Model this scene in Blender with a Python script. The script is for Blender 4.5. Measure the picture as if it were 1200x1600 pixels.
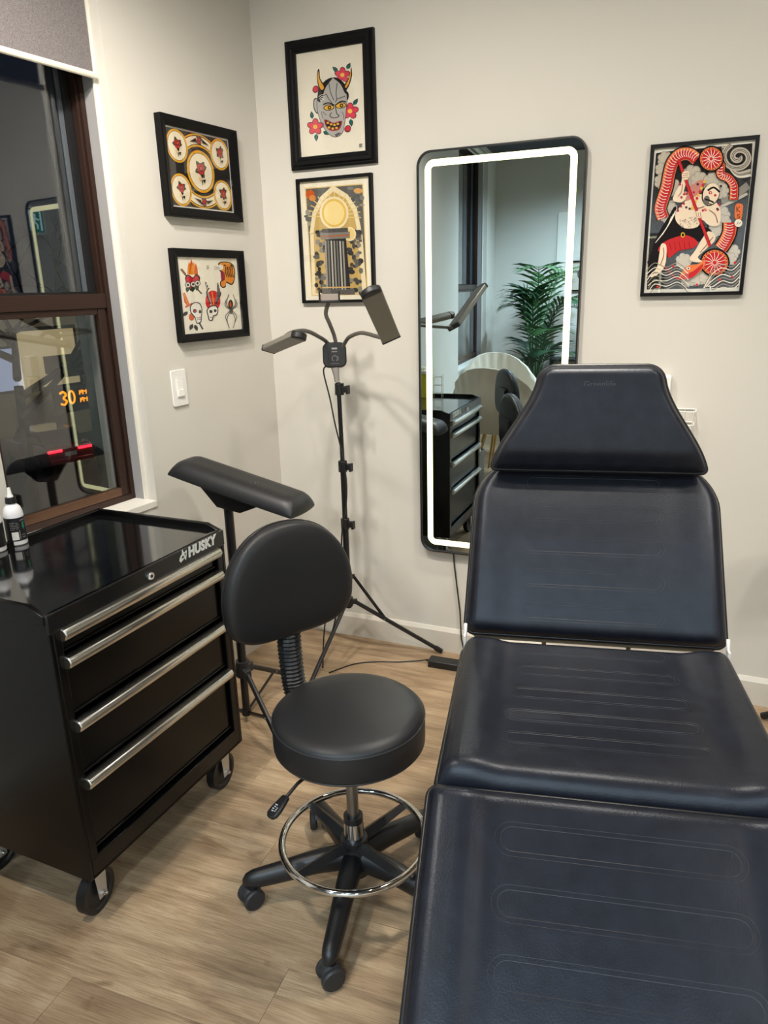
import bpy, bmesh, math, random
from mathutils import Vector, Matrix
random.seed(7)
for o in list(bpy.data.objects): bpy.data.objects.remove(o)
scene = bpy.context.scene
COL = scene.collection
PI = math.pi

# ------------------------------------------------------------------ camera
YAW, PITCH, ROLL = -0.51102061, 0.29529952, -0.02662725
CAM = Vector((1.944527, -2.548377, 1.5))
fw = Vector((math.sin(YAW)*math.cos(PITCH), math.cos(YAW)*math.cos(PITCH), -math.sin(PITCH)))
rt = Vector((math.cos(YAW), -math.sin(YAW), 0)); up = rt.cross(fw)
r2 = rt*math.cos(ROLL) + up*math.sin(ROLL); u2 = up*math.cos(ROLL) - rt*math.sin(ROLL)
cd = bpy.data.cameras.new('camera'); cam = bpy.data.objects.new('camera', cd); COL.objects.link(cam)
cam.matrix_world = Matrix(((r2.x, u2.x, -fw.x, CAM.x), (r2.y, u2.y, -fw.y, CAM.y), (r2.z, u2.z, -fw.z, CAM.z), (0, 0, 0, 1)))
cd.sensor_fit = 'VERTICAL'; cd.sensor_height = 24.0; cd.lens = 1155/1600*24.0
cd.clip_start = .05; cd.clip_end = 200
scene.camera = cam

# ------------------------------------------------------------------ world (night sky), exposure
wd = bpy.data.worlds.new('night'); scene.world = wd; wd.use_nodes = True
wd.node_tree.nodes['Background'].inputs[0].default_value = (.012, .015, .024, 1)
wd.node_tree.nodes['Background'].inputs[1].default_value = 1.0
scene.view_settings.view_transform = 'Standard'; scene.view_settings.look = 'None'
scene.view_settings.gamma = 1; scene.view_settings.use_curve_mapping = False
scene.view_settings.exposure = 0.0
DOWN_W = 105.0            # power of each ceiling downlight
TRACK_W = 79.0          # power of each track spotlight washing the picture walls
WARM = (1.0, .93, .835)
COOL = (.70, .87, 1.0)     # the far half of the room has cooler lamps

# ------------------------------------------------------------------ materials
def lin(c):
    c = c/255.0
    return c/12.92 if c <= .04045 else ((c+.055)/1.055)**2.4
def rgb(r, g, b): return (lin(r), lin(g), lin(b), 1)
MATS = {}
def mat(name, col, rough=.5, metal=0, spec=.5, coat=0, emit=None, es=0):
    if name in MATS: return MATS[name]
    m = bpy.data.materials.new(name); m.use_nodes = True; b = m.node_tree.nodes['Principled BSDF']
    b.inputs['Base Color'].default_value = rgb(*col); b.inputs['Roughness'].default_value = rough
    b.inputs['Metallic'].default_value = metal; b.inputs['Specular IOR Level'].default_value = spec
    b.inputs['Coat Weight'].default_value = coat; b.inputs['Coat Roughness'].default_value = .06
    if emit: b.inputs['Emission Color'].default_value = rgb(*emit); b.inputs['Emission Strength'].default_value = es
    MATS[name] = m; return m
def nodes(m): return m.node_tree.nodes, m.node_tree.links, m.node_tree.nodes['Principled BSDF']
def add_bump(m, scale, strength, dist=.002, kind='noise', detail=4, stretch=None):
    N, L, b = nodes(m)
    tc = N.new('ShaderNodeTexCoord'); t = N.new('ShaderNodeTexNoise' if kind == 'noise' else 'ShaderNodeTexVoronoi')
    t.inputs['Scale'].default_value = scale
    if kind == 'noise': t.inputs['Detail'].default_value = detail
    else: t.feature = 'DISTANCE_TO_EDGE'
    if stretch:
        mp = N.new('ShaderNodeMapping'); mp.inputs['Scale'].default_value = stretch
        L.new(tc.outputs['Object'], mp.inputs[0]); L.new(mp.outputs[0], t.inputs[0])
    else: L.new(tc.outputs['Object'], t.inputs[0])
    bp = N.new('ShaderNodeBump'); bp.inputs['Strength'].default_value = strength; bp.inputs['Distance'].default_value = dist
    L.new(t.outputs[0], bp.inputs['Height']); L.new(bp.outputs[0], b.inputs['Normal'])
    return m
def add_tint(m, c1, c2, scale, lo=.35, hi=.65, stretch=None, detail=3):
    N, L, b = nodes(m)
    tc = N.new('ShaderNodeTexCoord'); t = N.new('ShaderNodeTexNoise'); t.inputs['Scale'].default_value = scale; t.inputs['Detail'].default_value = detail
    if stretch:
        mp = N.new('ShaderNodeMapping'); mp.inputs['Scale'].default_value = stretch
        L.new(tc.outputs['Object'], mp.inputs[0]); L.new(mp.outputs[0], t.inputs[0])
    else: L.new(tc.outputs['Object'], t.inputs[0])
    r = N.new('ShaderNodeValToRGB'); r.color_ramp.elements[0].position = lo; r.color_ramp.elements[1].position = hi
    r.color_ramp.elements[0].color = rgb(*c1); r.color_ramp.elements[1].color = rgb(*c2)
    L.new(t.outputs[0], r.inputs[0]); L.new(r.outputs[0], b.inputs['Base Color'])
    return m
def glossmix(name, tint, trans, rough, k, base):   # thin glass pane: clear with a fresnel reflection
    m = bpy.data.materials.new(name); m.use_nodes = True; N, L = m.node_tree.nodes, m.node_tree.links
    N.remove(N['Principled BSDF']); out = N['Material Output']
    t = N.new('ShaderNodeBsdfTransparent'); t.inputs[0].default_value = (*trans, 1)
    g = N.new('ShaderNodeBsdfGlossy'); g.inputs[0].default_value = (*tint, 1); g.inputs['Roughness'].default_value = rough
    fr = N.new('ShaderNodeFresnel'); ge = N.new('ShaderNodeNewGeometry')
    io = N.new('ShaderNodeMath'); io.operation = 'MULTIPLY_ADD'; io.inputs[1].default_value = -.83333; io.inputs[2].default_value = 1.5   # same reflectance from both faces
    L.new(ge.outputs['Backfacing'], io.inputs[0]); L.new(io.outputs[0], fr.inputs[0])
    mu = N.new('ShaderNodeMath'); mu.operation = 'MULTIPLY_ADD'; mu.inputs[1].default_value = k; mu.inputs[2].default_value = base; mu.use_clamp = True
    L.new(fr.outputs[0], mu.inputs[0])
    mx = N.new('ShaderNodeMixShader'); L.new(mu.outputs[0], mx.inputs[0]); L.new(t.outputs[0], mx.inputs[1]); L.new(g.outputs[0], mx.inputs[2])
    L.new(mx.outputs[0], out.inputs[0]); MATS[name] = m; return m

M_wall = add_bump(mat('wall_paint', (208, 204, 195), .62, spec=.25), 260, .06, .001)
M_ceil = mat('ceiling_paint', (66, 70, 80), .85)
M_base = mat('baseboard_paint', (206, 200, 188), .4)
M_trimw = mat('white_trim', (226, 222, 212), .4)
M_vinyl = mat('grey_vinyl', (158, 157, 158), .45)
M_brown = add_bump(mat('brown_aluminium', (56, 38, 31), .38, metal=.35), 90, .05, .001)
M_blackch = mat('black_channel', (18, 18, 20), .6)
M_shade = add_bump(add_tint(mat('shade_fabric', (150, 143, 141), .9), (102, 97, 98), (128, 122, 122), 420, .4, .6), 700, .4, .001)
M_leather = mat('black_leather', (27, 29, 34), .37, spec=.36)
add_tint(M_leather, (18, 20, 28), (27, 30, 39), 30, .3, .7)
def leather_bump():
    N, L, b = nodes(M_leather)
    tc = N.new('ShaderNodeTexCoord'); n1 = N.new('ShaderNodeTexVoronoi'); n1.inputs['Scale'].default_value = 330
    n2 = N.new('ShaderNodeTexNoise'); n2.inputs['Scale'].default_value = 14; n2.inputs['Detail'].default_value = 5
    L.new(tc.outputs['Object'], n1.inputs[0]); L.new(tc.outputs['Object'], n2.inputs[0])
    b1 = N.new('ShaderNodeBump'); b1.inputs['Strength'].default_value = .16; b1.inputs['Distance'].default_value = .001
    b2 = N.new('ShaderNodeBump'); b2.inputs['Strength'].default_value = .10; b2.inputs['Distance'].default_value = .01
    L.new(n1.outputs[0], b1.inputs['Height']); L.new(n2.outputs[0], b2.inputs['Height'])
    L.new(b1.outputs[0], b2.inputs['Normal']); L.new(b2.outputs[0], b.inputs['Normal'])
leather_bump()
M_leather.node_tree.nodes['Principled BSDF'].inputs['Specular Tint'].default_value = (.92, .95, 1, 1)
M_pipe = mat('black_piping', (20, 20, 23), .35)
M_stitch = mat('stitch_thread', (40, 41, 46), .4)
M_vin = add_bump(mat('black_vinyl', (29, 29, 31), .45, spec=.45), 40, .05, .004)
M_blk = mat('black_plastic', (22, 22, 24), .42)
M_blk2 = mat('black_plastic_worn', (38, 38, 40), .55)
M_bmet = mat('black_powder_coat', (20, 20, 21), .35, spec=.5)
M_gloss = mat('gloss_black_steel', (9, 10, 12), .10, spec=.6, coat=.6)
M_cab = mat('black_cabinet_steel', (6, 6, 7), .26, spec=.28)
M_alu = mat('brushed_aluminium', (214, 211, 204), .27, metal=1)
M_chrome = mat('chrome', (215, 215, 215), .08, metal=1)
M_steel = mat('dull_steel', (150, 148, 145), .3, metal=1)
M_zinc = mat('zinc_bracket', (190, 188, 184), .4, metal=.7)
M_white = mat('white_plastic', (232, 230, 226), .4)
M_whitem = mat('white_steel', (228, 226, 220), .35)
M_tan = mat('tan_board', (150, 132, 105), .7)
M_grey = mat('grey_lamp_body', (122, 117, 108), .45)
M_greyd = mat('grey_gooseneck', (88, 84, 78), .5)
M_mirror = mat('mirror_silver', (200, 212, 214), 0.0, metal=1)
M_led = mat('led_strip', (255, 252, 235), .4, emit=(255, 250, 176), es=1.9)
M_glass = glossmix('window_glass', (.95, .97, 1), (.80, .82, .82), .004, 1.8, .01)
M_pglass = glossmix('picture_glass', (1, 1, 1), (.97, .97, .97), .01, .9, .0)
M_cream = add_bump(mat('cream_velvet', (206, 196, 178), .85), 30, .12, .01)
M_leaf = mat('palm_leaf', (52, 92, 48), .45)
M_leaf2 = mat('palm_leaf_dark', (36, 70, 44), .45)

def wood():
    m = mat('oak_plank', (180, 150, 112), .42, spec=.35); N, L, b = nodes(m)
    g = N.new('ShaderNodeNewGeometry'); oi = N.new('ShaderNodeObjectInfo')
    mp = N.new('ShaderNodeMapping'); mp.inputs['Rotation'].default_value = (0, 0, -math.radians(8.5))
    L.new(g.outputs['Position'], mp.inputs[0])
    off = N.new('ShaderNodeVectorMath'); off.operation = 'SCALE'
    cx = N.new('ShaderNodeCombineXYZ')
    for i in range(3): L.new(oi.outputs['Random'], cx.inputs[i])
    L.new(cx.outputs[0], off.inputs[0]); off.inputs['Scale'].default_value = 23
    ad = N.new('ShaderNodeVectorMath'); ad.operation = 'ADD'; L.new(mp.outputs[0], ad.inputs[0]); L.new(off.outputs[0], ad.inputs[1])
    def noise(sc, scale, det, rough=.55):
        mm = N.new('ShaderNodeMapping'); mm.inputs['Scale'].default_value = sc; L.new(ad.outputs[0], mm.inputs[0])
        t = N.new('ShaderNodeTexNoise'); t.inputs['Scale'].default_value = scale; t.inputs['Detail'].default_value = det
        t.inputs['Roughness'].default_value = rough; t.inputs['Distortion'].default_value = .6
        L.new(mm.outputs[0], t.inputs[0]); return t
    a = noise((1.0, 7, 1), 3.0, 6); f = noise((1.2, 40, 1), 9, 5, .7); kn = noise((2.2, 5, 1), 3.2, 2)
    r1 = N.new('ShaderNodeValToRGB'); e = r1.color_ramp.elements
    e[0].position = .30; e[0].color = rgb(134, 112, 88); e[1].position = .66; e[1].color = rgb(184, 160, 129)
    k = e.new(.46); k.color = rgb(163, 138, 109)
    L.new(a.outputs[0], r1.inputs[0])
    r2_ = N.new('ShaderNodeValToRGB'); r2_.color_ramp.elements[0].position = .38; r2_.color_ramp.elements[1].position = .58
    r2_.color_ramp.elements[0].color = (.62, .57, .52, 1); r2_.color_ramp.elements[1].color = (1, 1, 1, 1)
    L.new(f.outputs[0], r2_.inputs[0])
    r3 = N.new('ShaderNodeValToRGB'); r3.color_ramp.elements[0].position = .22; r3.color_ramp.elements[1].position = .34
    r3.color_ramp.elements[0].color = (.42, .36, .30, 1); r3.color_ramp.elements[1].color = (1, 1, 1, 1)
    L.new(kn.outputs[0], r3.inputs[0])
    m1 = N.new('ShaderNodeMix'); m1.data_type = 'RGBA'; m1.blend_type = 'MULTIPLY'; m1.inputs[0].default_value = .8
    L.new(r1.outputs[0], m1.inputs[6]); L.new(r2_.outputs[0], m1.inputs[7])
    m2 = N.new('ShaderNodeMix'); m2.data_type = 'RGBA'; m2.blend_type = 'MULTIPLY'; m2.inputs[0].default_value = .75
    L.new(m1.outputs[2], m2.inputs[6]); L.new(r3.outputs[0], m2.inputs[7])
    hs = N.new('ShaderNodeHueSaturation'); mr = N.new('ShaderNodeMapRange'); mr.inputs[3].default_value = .84; mr.inputs[4].default_value = 1.10
    L.new(oi.outputs['Random'], mr.inputs[0]); L.new(mr.outputs[0], hs.inputs['Value']); L.new(m2.outputs[2], hs.inputs['Color'])
    L.new(hs.outputs[0], b.inputs['Base Color'])
    bp = N.new('ShaderNodeBump'); bp.inputs['Strength'].default_value = .12; bp.inputs['Distance'].default_value = .002
    L.new(f.outputs[0], bp.inputs['Height']); L.new(bp.outputs[0], b.inputs['Normal'])
    return m
M_wood = wood()

# ------------------------------------------------------------------ mesh helpers
class MB:
    def __init__(s): s.v = []; s.f = []; s.m = []
    def add(s, vs, fs, m=0, M=None):
        n = len(s.v)
        for p in vs:
            p = Vector(p); s.v.append(tuple(M @ p) if M else tuple(p))
        for f in fs: s.f.append([i+n for i in f]); s.m.append(m)
        return s
    def box(s, x0, x1, y0, y1, z0, z1, m=0, M=None):
        v = [(x, y, z) for z in (z0, z1) for y in (y0, y1) for x in (x0, x1)]
        return s.add(v, [(0, 2, 3, 1), (4, 5, 7, 6), (0, 1, 5, 4), (2, 6, 7, 3), (0, 4, 6, 2), (1, 3, 7, 5)], m, M)
    def tube(s, path, r, n=10, m=0, closed=False, M=None, sx=1.0):
        P = [Vector(p) for p in path]; k = len(P); rr = r if isinstance(r, (list, tuple)) else [r]*k
        prev = None; vs = []
        for i, p in enumerate(P):
            if closed: t = P[(i+1) % k]-P[i-1]
            else: t = P[min(i+1, k-1)]-P[max(i-1, 0)]
            t.normalize()
            if prev is None:
                a = Vector((0, 0, 1)) if abs(t.z) < .9 else Vector((1, 0, 0))
                u = t.cross(a).normalized()
            else: u = (prev - t*prev.dot(t)).normalized()
            prev = u; w = t.cross(u)
            for j in range(n):
                an = 2*PI*j/n; vs.append(p + u*(math.cos(an)*rr[i]*sx) + w*(math.sin(an)*rr[i]))
        fs = []
        for i in range(k if closed else k-1):
            for j in range(n):
                a = i*n+j; b = i*n+(j+1) % n; c = ((i+1) % k)*n+(j+1) % n; d = ((i+1) % k)*n+j
                fs.append((a, b, c, d))
        if not closed: fs += [tuple(range(n))[::-1], tuple(range((k-1)*n, k*n))]
        return s.add(vs, fs, m, M)
    def lathe(s, prof, n=28, m=0, M=None):
        vs = []; fs = []; k = len(prof)
        for (r, z) in prof:
            for j in range(n): vs.append((r*math.cos(2*PI*j/n), r*math.sin(2*PI*j/n), z))
        for i in range(k-1):
            for j in range(n): fs.append((i*n+j, i*n+(j+1) % n, (i+1)*n+(j+1) % n, (i+1)*n+j))
        if prof[0][0] > 1e-6: fs.append(tuple(range(n))[::-1])
        if prof[-1][0] > 1e-6: fs.append(tuple(range((k-1)*n, k*n)))
        return s.add(vs, fs, m, M)
    def prism(s, poly, z0, z1, m=0, M=None):
        n = len(poly); vs = [(x, y, z0) for x, y in poly]+[(x, y, z1) for x, y in poly]
        fs = [tuple(range(n))[::-1], tuple(range(n, 2*n))]+[(i, (i+1) % n, n+(i+1) % n, n+i) for i in range(n)]
        return s.add(vs, fs, m, M)
    def ring(s, outer, inner, z0, z1, m=0, M=None):
        n = len(outer)
        vs = [(x, y, z0) for x, y in outer]+[(x, y, z0) for x, y in inner]+[(x, y, z1) for x, y in outer]+[(x, y, z1) for x, y in inner]
        fs = []
        for i in range(n):
            j = (i+1) % n
            fs += [(i, n+i, n+j, j), (2*n+i, 2*n+j, 3*n+j, 3*n+i), (i, j, 2*n+j, 2*n+i), (n+i, 3*n+i, 3*n+j, n+j)]
        return s.add(vs, fs, m, M)
    def build(s, name, mats, parent=None, smooth=35, bevel=0, seg=2, recalc=True, loc=None):
        me = bpy.data.meshes.new(name); me.from_pydata(s.v, [], s.f)
        mats = mats if isinstance(mats, (list, tuple)) else [mats]
        for m in mats: me.materials.append(m)
        me.polygons.foreach_set('material_index', s.m)
        if recalc:
            bm = bmesh.new(); bm.from_mesh(me); bmesh.ops.remove_doubles(bm, verts=bm.verts, dist=1e-6) if recalc == 'weld' else None
            bmesh.ops.recalc_face_normals(bm, faces=bm.faces); bm.to_mesh(me); bm.free()
        if smooth:
            me.polygons.foreach_set('use_smooth', [True]*len(me.polygons)); me.set_sharp_from_angle(angle=math.radians(smooth))
        o = bpy.data.objects.new(name, me); COL.objects.link(o)
        if parent: o.parent = parent
        if loc: o.location = loc
        if bevel:
            b = o.modifiers.new('bevel', 'BEVEL'); b.width = bevel; b.segments = seg; b.limit_method = 'ANGLE'; b.angle_limit = math.radians(40)
        return o
def tag(o, label, cat, group=None):
    o['label'] = label; o['category'] = cat
    if group: o['group'] = group
    return o
def thing(name, label, cat, loc=(0, 0, 0), rotz=0, group=None, M=None):
    o = bpy.data.objects.new(name, None); COL.objects.link(o); o.empty_display_size = .05
    if M is not None: o.matrix_world = M
    else: o.location = loc; o.rotation_euler = (0, 0, rotz)
    return tag(o, label, cat, group)
def struct(name, M=None):
    o = bpy.data.objects.new(name, None); COL.objects.link(o); o['kind'] = 'structure'
    if M is not None: o.matrix_world = M
    return o
def copy_tree(o, parent=None):
    c = o.copy(); COL.objects.link(c); c.parent = parent
    for ch in list(o.children): copy_tree(ch, c)
    return c
def S(o): o['kind'] = 'structure'; return o
def rrect(w, h, r, n=8, cx=0, cy=0):
    pts = []
    for (sx, sy, a0) in ((1, 1, 0), (-1, 1, 90), (-1, -1, 180), (1, -1, 270)):
        for i in range(n+1):
            a = math.radians(a0+90*i/n)
            pts.append((cx+sx*(w/2-r)+r*math.cos(a), cy+sy*(h/2-r)+r*math.sin(a)))
    return pts
def smooth_path(pts, n=6):
    P = [Vector(p) for p in pts]; out = []
    for i in range(len(P)-1):
        p0 = P[max(i-1, 0)]; p1 = P[i]; p2 = P[i+1]; p3 = P[min(i+2, len(P)-1)]
        for k in range(n):
            t = k/n; out.append(.5*((2*p1)+(p2-p0)*t+(2*p0-5*p1+4*p2-p3)*t*t+(3*p1-p0-3*p2+p3)*t**3))
    out.append(P[-1]); return out
def text_mesh(mb, txt, size, depth, M, m=0, bold=0.0, spacing=1.0, align='CENTER', shear=0):
    cu = bpy.data.curves.new('txt', 'FONT'); cu.body = txt; cu.size = size; cu.extrude = depth/2; cu.offset = bold
    cu.align_x = align; cu.align_y = 'CENTER'; cu.space_character = spacing; cu.shear = shear; cu.resolution_u = 3
    ob = bpy.data.objects.new('txt', cu); COL.objects.link(ob)
    dg = bpy.context.evaluated_depsgraph_get(); me = ob.evaluated_get(dg).to_mesh()
    mb.add([v.co.copy() for v in me.vertices], [list(p.vertices) for p in me.polygons], m, M)
    ob.evaluated_get(dg).to_mesh_clear(); bpy.data.objects.remove(ob); bpy.data.curves.remove(cu)
def frameM(o, ex, ey, ez):
    ex, ey, ez, o = Vector(ex), Vector(ey), Vector(ez), Vector(o)
    return Matrix(((ex.x, ey.x, ez.x, o.x), (ex.y, ey.y, ez.y, o.y), (ex.z, ey.z, ez.z, o.z), (0, 0, 0, 1)))

# ------------------------------------------------------------------ room shell
WA = 0.09792155                       # the mirror wall meets the window wall at a little over a right angle
BX = Vector((math.cos(WA), math.sin(WA), 0)); BN = Vector((math.sin(WA), -math.cos(WA), 0))
XR, YB, ZC = 4.2, -5.65, 2.78
yR = XR*math.tan(WA)
def BW(u, z, d=0): return BX*u + BN*d + Vector((0, 0, z))
MBW = frameM((0, 0, 0), BX, (0, 0, 1), BN)      # back-wall frame: x along wall, y up, z out of the wall
MLW = frameM((0, 0, 0), (0, 1, 0), (0, 0, 1), (1, 0, 0))   # window-wall frame: x = world y, y up, z into the room
room = [(0, 0), (0, YB), (XR, YB), (XR, yR)]

fl = MB(); fl.prism([(-.2, YB-.2), (XR+.2, YB-.2), (XR+.2, yR+.25), (-.2, .2)], -.12, -.006)
floor = S(fl.build('floor', mat('floor_joint', (60, 46, 34), .8)))
def clip(poly, a, b):
    out = []; ex, ey = b[0]-a[0], b[1]-a[1]
    def sd(p): return ex*(p[1]-a[1])-ey*(p[0]-a[0])
    for i in range(len(poly)):
        p, q = poly[i], poly[(i+1) % len(poly)]; dp, dq = sd(p), sd(q)
        if dp >= 0: out.append(p)
        if dp*dq < 0: t = dp/(dp-dq); out.append((p[0]+(q[0]-p[0])*t, p[1]+(q[1]-p[1])*t))
    return out
PA = math.radians(8.5); PW, PL = .184, 1.22; ca, sa = math.cos(PA), math.sin(PA)
starts = {}
v0 = -1.652 - 40*PW
for r in range(80):
    vlo = v0+r*PW
    if vlo < -6.6 or vlo > 1: continue
    k = round((vlo+1.652)/PW)
    off = {-1: .844, -2: .383, 0: .20, 1: .62, 2: 1.02}.get(k, random.uniform(0, PL))
    for c in range(-4, 6):
        u0 = off+c*PL; g = .0004
        poly = [(u*ca-v*sa, u*sa+v*ca) for u, v in ((u0+g, vlo+g), (u0+PL-g, vlo+g), (u0+PL-g, vlo+PW-g), (u0+g, vlo+PW-g))]
        for i in range(4):
            if poly: poly = clip(poly, room[i], room[(i+1) % 4])
        if len(poly) < 3: continue
        b = MB(); b.prism(poly, -.006, random.uniform(-.0003, 0)); b.build('plank', M_wood, floor, smooth=0, bevel=0)

# window openings on the window wall (y ranges and z ranges)
W1 = (-1.285, -.73, .79, 2.55); W2 = (-5.15, -3.78, .76, 2.74)
wl = MB()
T = .24
def wcol(y0, y1, z0, z1): wl.box(-T, 0, y0, y1, z0, z1)
wcol(W1[1], .2, 0, ZC); wcol(W2[1], W1[0], 0, ZC); wcol(YB-.2, W2[0], 0, ZC)
for w in (W1, W2): wcol(w[0], w[1], 0, w[2]); wcol(w[0], w[1], w[3], ZC)
S(wl.build('wall_left', M_wall, smooth=0))
wb = MB(); wb.prism([(-.24, .0), (4.5, 0), (4.5, .2), (-.24, .2)], 0, ZC, M=Matrix.Rotation(WA, 4, 'Z'))
wbk = S(wb.build('wall_back', M_wall, smooth=0))
wr = MB(); wr.box(XR, XR+.2, YB-.2, yR+.2, 0, ZC); S(wr.build('wall_right', M_wall, smooth=0))
we = MB(); we.box(-.24, XR+.2, YB-.2, YB, 0, ZC); S(we.build('wall_front', M_wall, smooth=0))
ce = MB(); ce.prism([(-.24, YB-.2), (XR+.2, YB-.2), (XR+.2, yR+.25), (-.24, .2)], ZC, ZC+.1); S(ce.build('ceiling', M_ceil, smooth=0))
def baseboard(name, M, x0, x1):
    b = MB(); prof = [(0, 0), (.014, 0), (.014, .092), (.005, .106), (0, .108)]
    # profile (depth, height) swept along x
    vs = [(x, h, d) for x in (x0, x1) for d, h in prof]; n = len(prof)
    b.add(vs, [tuple(range(n)), tuple(range(n, 2*n))]+[(i, (i+1) % n, n+(i+1) % n, n+i) for i in range(n)], 0, M)
    o = S(b.build(name, M_base, smooth=0)); return o
baseboard('baseboard_back', MBW, .014, 4.2); baseboard('baseboard_left', MLW, YB, -.001)
b = MB(); b.box(0, XR, YB, YB+.014, 0, .108); S(b.build('baseboard_front', M_base))
b = MB(); b.box(XR-.014, XR, YB+.014, yR-.02, 0, .108); S(b.build('baseboard_right', M_base))

# ------------------------------------------------------------------ windows
def window(name, w, split):
    y0, y1, z0, z1 = w; W = struct(name)
    # room-side returns: grey vinyl lining with a white corner bead, white sill board
    for s, ya in ((1, y1), (-1, y0)):
        b = MB(); b.box(-.095, -.0455, ya-.012 if s > 0 else ya, ya if s > 0 else ya+.012, z0, z1); b.build('jamb_lining', M_vinyl, W, smooth=0)
        b = MB(); b.box(-.046, -.040, ya-.016 if s > 0 else ya, ya if s > 0 else ya+.016, z0, z1); b.build('corner_bead', M_trimw, W, smooth=0)
    b = MB(); b.box(-.10, .004, y0+.004, y1-.004, z0-.018, z0+.006); b.build('sill_board', M_trimw, W, bevel=.002)
    fz0, fz1 = z0+.006, z1
    # outer brown frame, jambs stepped
    for s, ya in ((1, y1-.008), (-1, y0+.008)):
        b = MB(); q = lambda d: ya-s*d
        b.box(-.17, -.092, min(q(0), q(.020)), max(q(0), q(.020)), fz0, fz1)
        b.box(-.125, -.100, min(q(.020), q(.030)), max(q(.020), q(.030)), fz0, fz1)
        b.build('frame_jamb', M_brown, W, smooth=0, bevel=.0015)
        b = MB(); b.box(-.17, -.128, min(q(.020), q(.052)), max(q(.020), q(.052)), split, fz1)
        b.build('sash_channel', M_blackch, W, smooth=0)
    b = MB(); b.box(-.17, -.092, y0+.028, y1-.028, fz0, fz0+.022); b.build('frame_sill', M_brown, W, smooth=0, bevel=.0015)
    b = MB(); b.box(-.17, -.092, y0+.028, y1-.028, fz1-.03, fz1); b.build('frame_head', M_brown, W, smooth=0, bevel=.0015)
    iy0, iy1 = y0+.038, y1-.038
    # lower sash
    ls = MB(); ls.box(-.118, -.094, iy0+.03, iy1-.03, fz0+.022, fz0+.052); ls.build('sash_bottom_rail', mat('brown_rail_pale', (104, 76, 58), .28, metal=.5), W, smooth=0, bevel=.002)  # bottom rail in a paler, smoother brown than the other frame parts
    ls = MB(); ls.box(-.122, -.090, iy0-.006, iy1+.006, split-.046, split); ls.box(-.118, -.096, iy0+.03, iy1-.03, split-.066, split-.046)
    ls.build('meeting_rail', M_brown, W, smooth=0, bevel=.002)
    for ya, yb in ((iy0, iy0+.03), (iy1-.03, iy1)):
        ls = MB(); ls.box(-.118, -.094, ya, yb, fz0+.022, split-.046); ls.build('sash_stile', M_brown, W, smooth=0, bevel=.002)
    g = MB(); g.box(-.110, -.106, iy0+.03, iy1-.03, fz0+.052, split-.066); g.build('lower_pane', M_glass, W, smooth=0)
    # upper sash, set further out
    us = MB(); us.box(-.165, -.14, iy0, iy1, split-.03, split+.008); us.build('upper_sash_rail', M_blackch, W, smooth=0)
    for ya, yb in ((iy0+.012, iy0+.034), (iy1-.034, iy1-.012)):
        us = MB(); us.box(-.160, -.14, ya, yb, split+.008, fz1-.03); us.build('upper_sash_stile', mat('slate_stile', (86, 92, 98), .5), W, smooth=0)
    g = MB(); g.box(-.152, -.148, iy0+.034, iy1-.034, split+.008, fz1-.03); g.build('upper_pane', M_glass, W, smooth=0)
    return W
window('window_1', W1, 1.503)
window('window_2', W2, 1.50)
# exterior stucco reveal on the far side of the wall
def shade(w, zb, label):
    y0, y1, z0, z1 = w
    t = thing('roller_shade', label, 'window shade', (-.028, (y0+y1)/2, zb)); h = (y1-y0)/2
    b = MB(); b.box(-.0008, .0008, -h+.026, h-.026, 0, z1-zb-.04); b.build('shade_fabric', M_shade, t, smooth=0)
    b = MB(); b.tube([(0, -h+.014, 0), (0, h-.014, 0)], .0095, 12, sx=.7); b.build('hem_bar', mat('ivory_bar', (226, 220, 204), .35), t)
    b = MB(); b.tube([(0, -h+.02, z1-zb-.03), (0, h-.02, z1-zb-.03)], .024, 16); b.build('roller_tube', M_white, t)
shade(W1, 2.135, 'grey fabric roller shade half lowered over the window by the tool cabinet')
shade(W2, 2.66, 'grey fabric roller shade rolled nearly up over the window by the palm')
# ------------------------------------------------------------------ ceiling downlights (out of frame, light the room)
DL = [(1.55, -.58), (.72, -2.2), (3.3, -1.5), (1.9, -3.45), (3.3, -3.1), (.95, -4.5), (2.1, -4.8), (3.4, -4.7)]
M_emit = mat('downlight_lens', (255, 240, 215), .5, emit=(255, 236, 205), es=6)
WHERE = ['above the treatment chair seat', 'above the floor in front of the tool cabinet', 'by the right-hand wall near the exit sign', 'above the floor behind the leg rest', 'halfway along the right-hand wall', 'above the potted palm', 'in front of the mirror on the far wall', 'in the corner farthest from the lit mirror']
for i, (x, y) in enumerate(DL):
    t = thing('ceiling_downlight', 'round recessed downlight in the dark ceiling '+WHERE[i], 'ceiling light', (x, y, ZC), 0, 'recessed ceiling downlights')
    b = MB(); b.lathe([(.038, -.001), (.062, -.004), (.064, -.001), (.064, .0)], 28); b.build('trim_ring', M_white, t)
    b = MB(); b.lathe([(0, -.0005), (.038, -.0005), (.038, 0)], 24); b.build('lens', M_emit, t)
    ld = bpy.data.lights.new('downlight_bulb', 'SPOT'); ld.energy = DOWN_W*1.3 if y > -1 else DOWN_W if y > -3 else DOWN_W*1.1 if y > -4 else DOWN_W*3.6; ld.color = WARM if y > -3 else COOL; ld.shadow_soft_size = .08
    ld.spot_size = math.radians(152 if y < -1 else 74); ld.spot_blend = .9
    lo = bpy.data.objects.new('bulb', ld); COL.objects.link(lo); lo.parent = t; lo.location = (0, 0, -.02)

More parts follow.
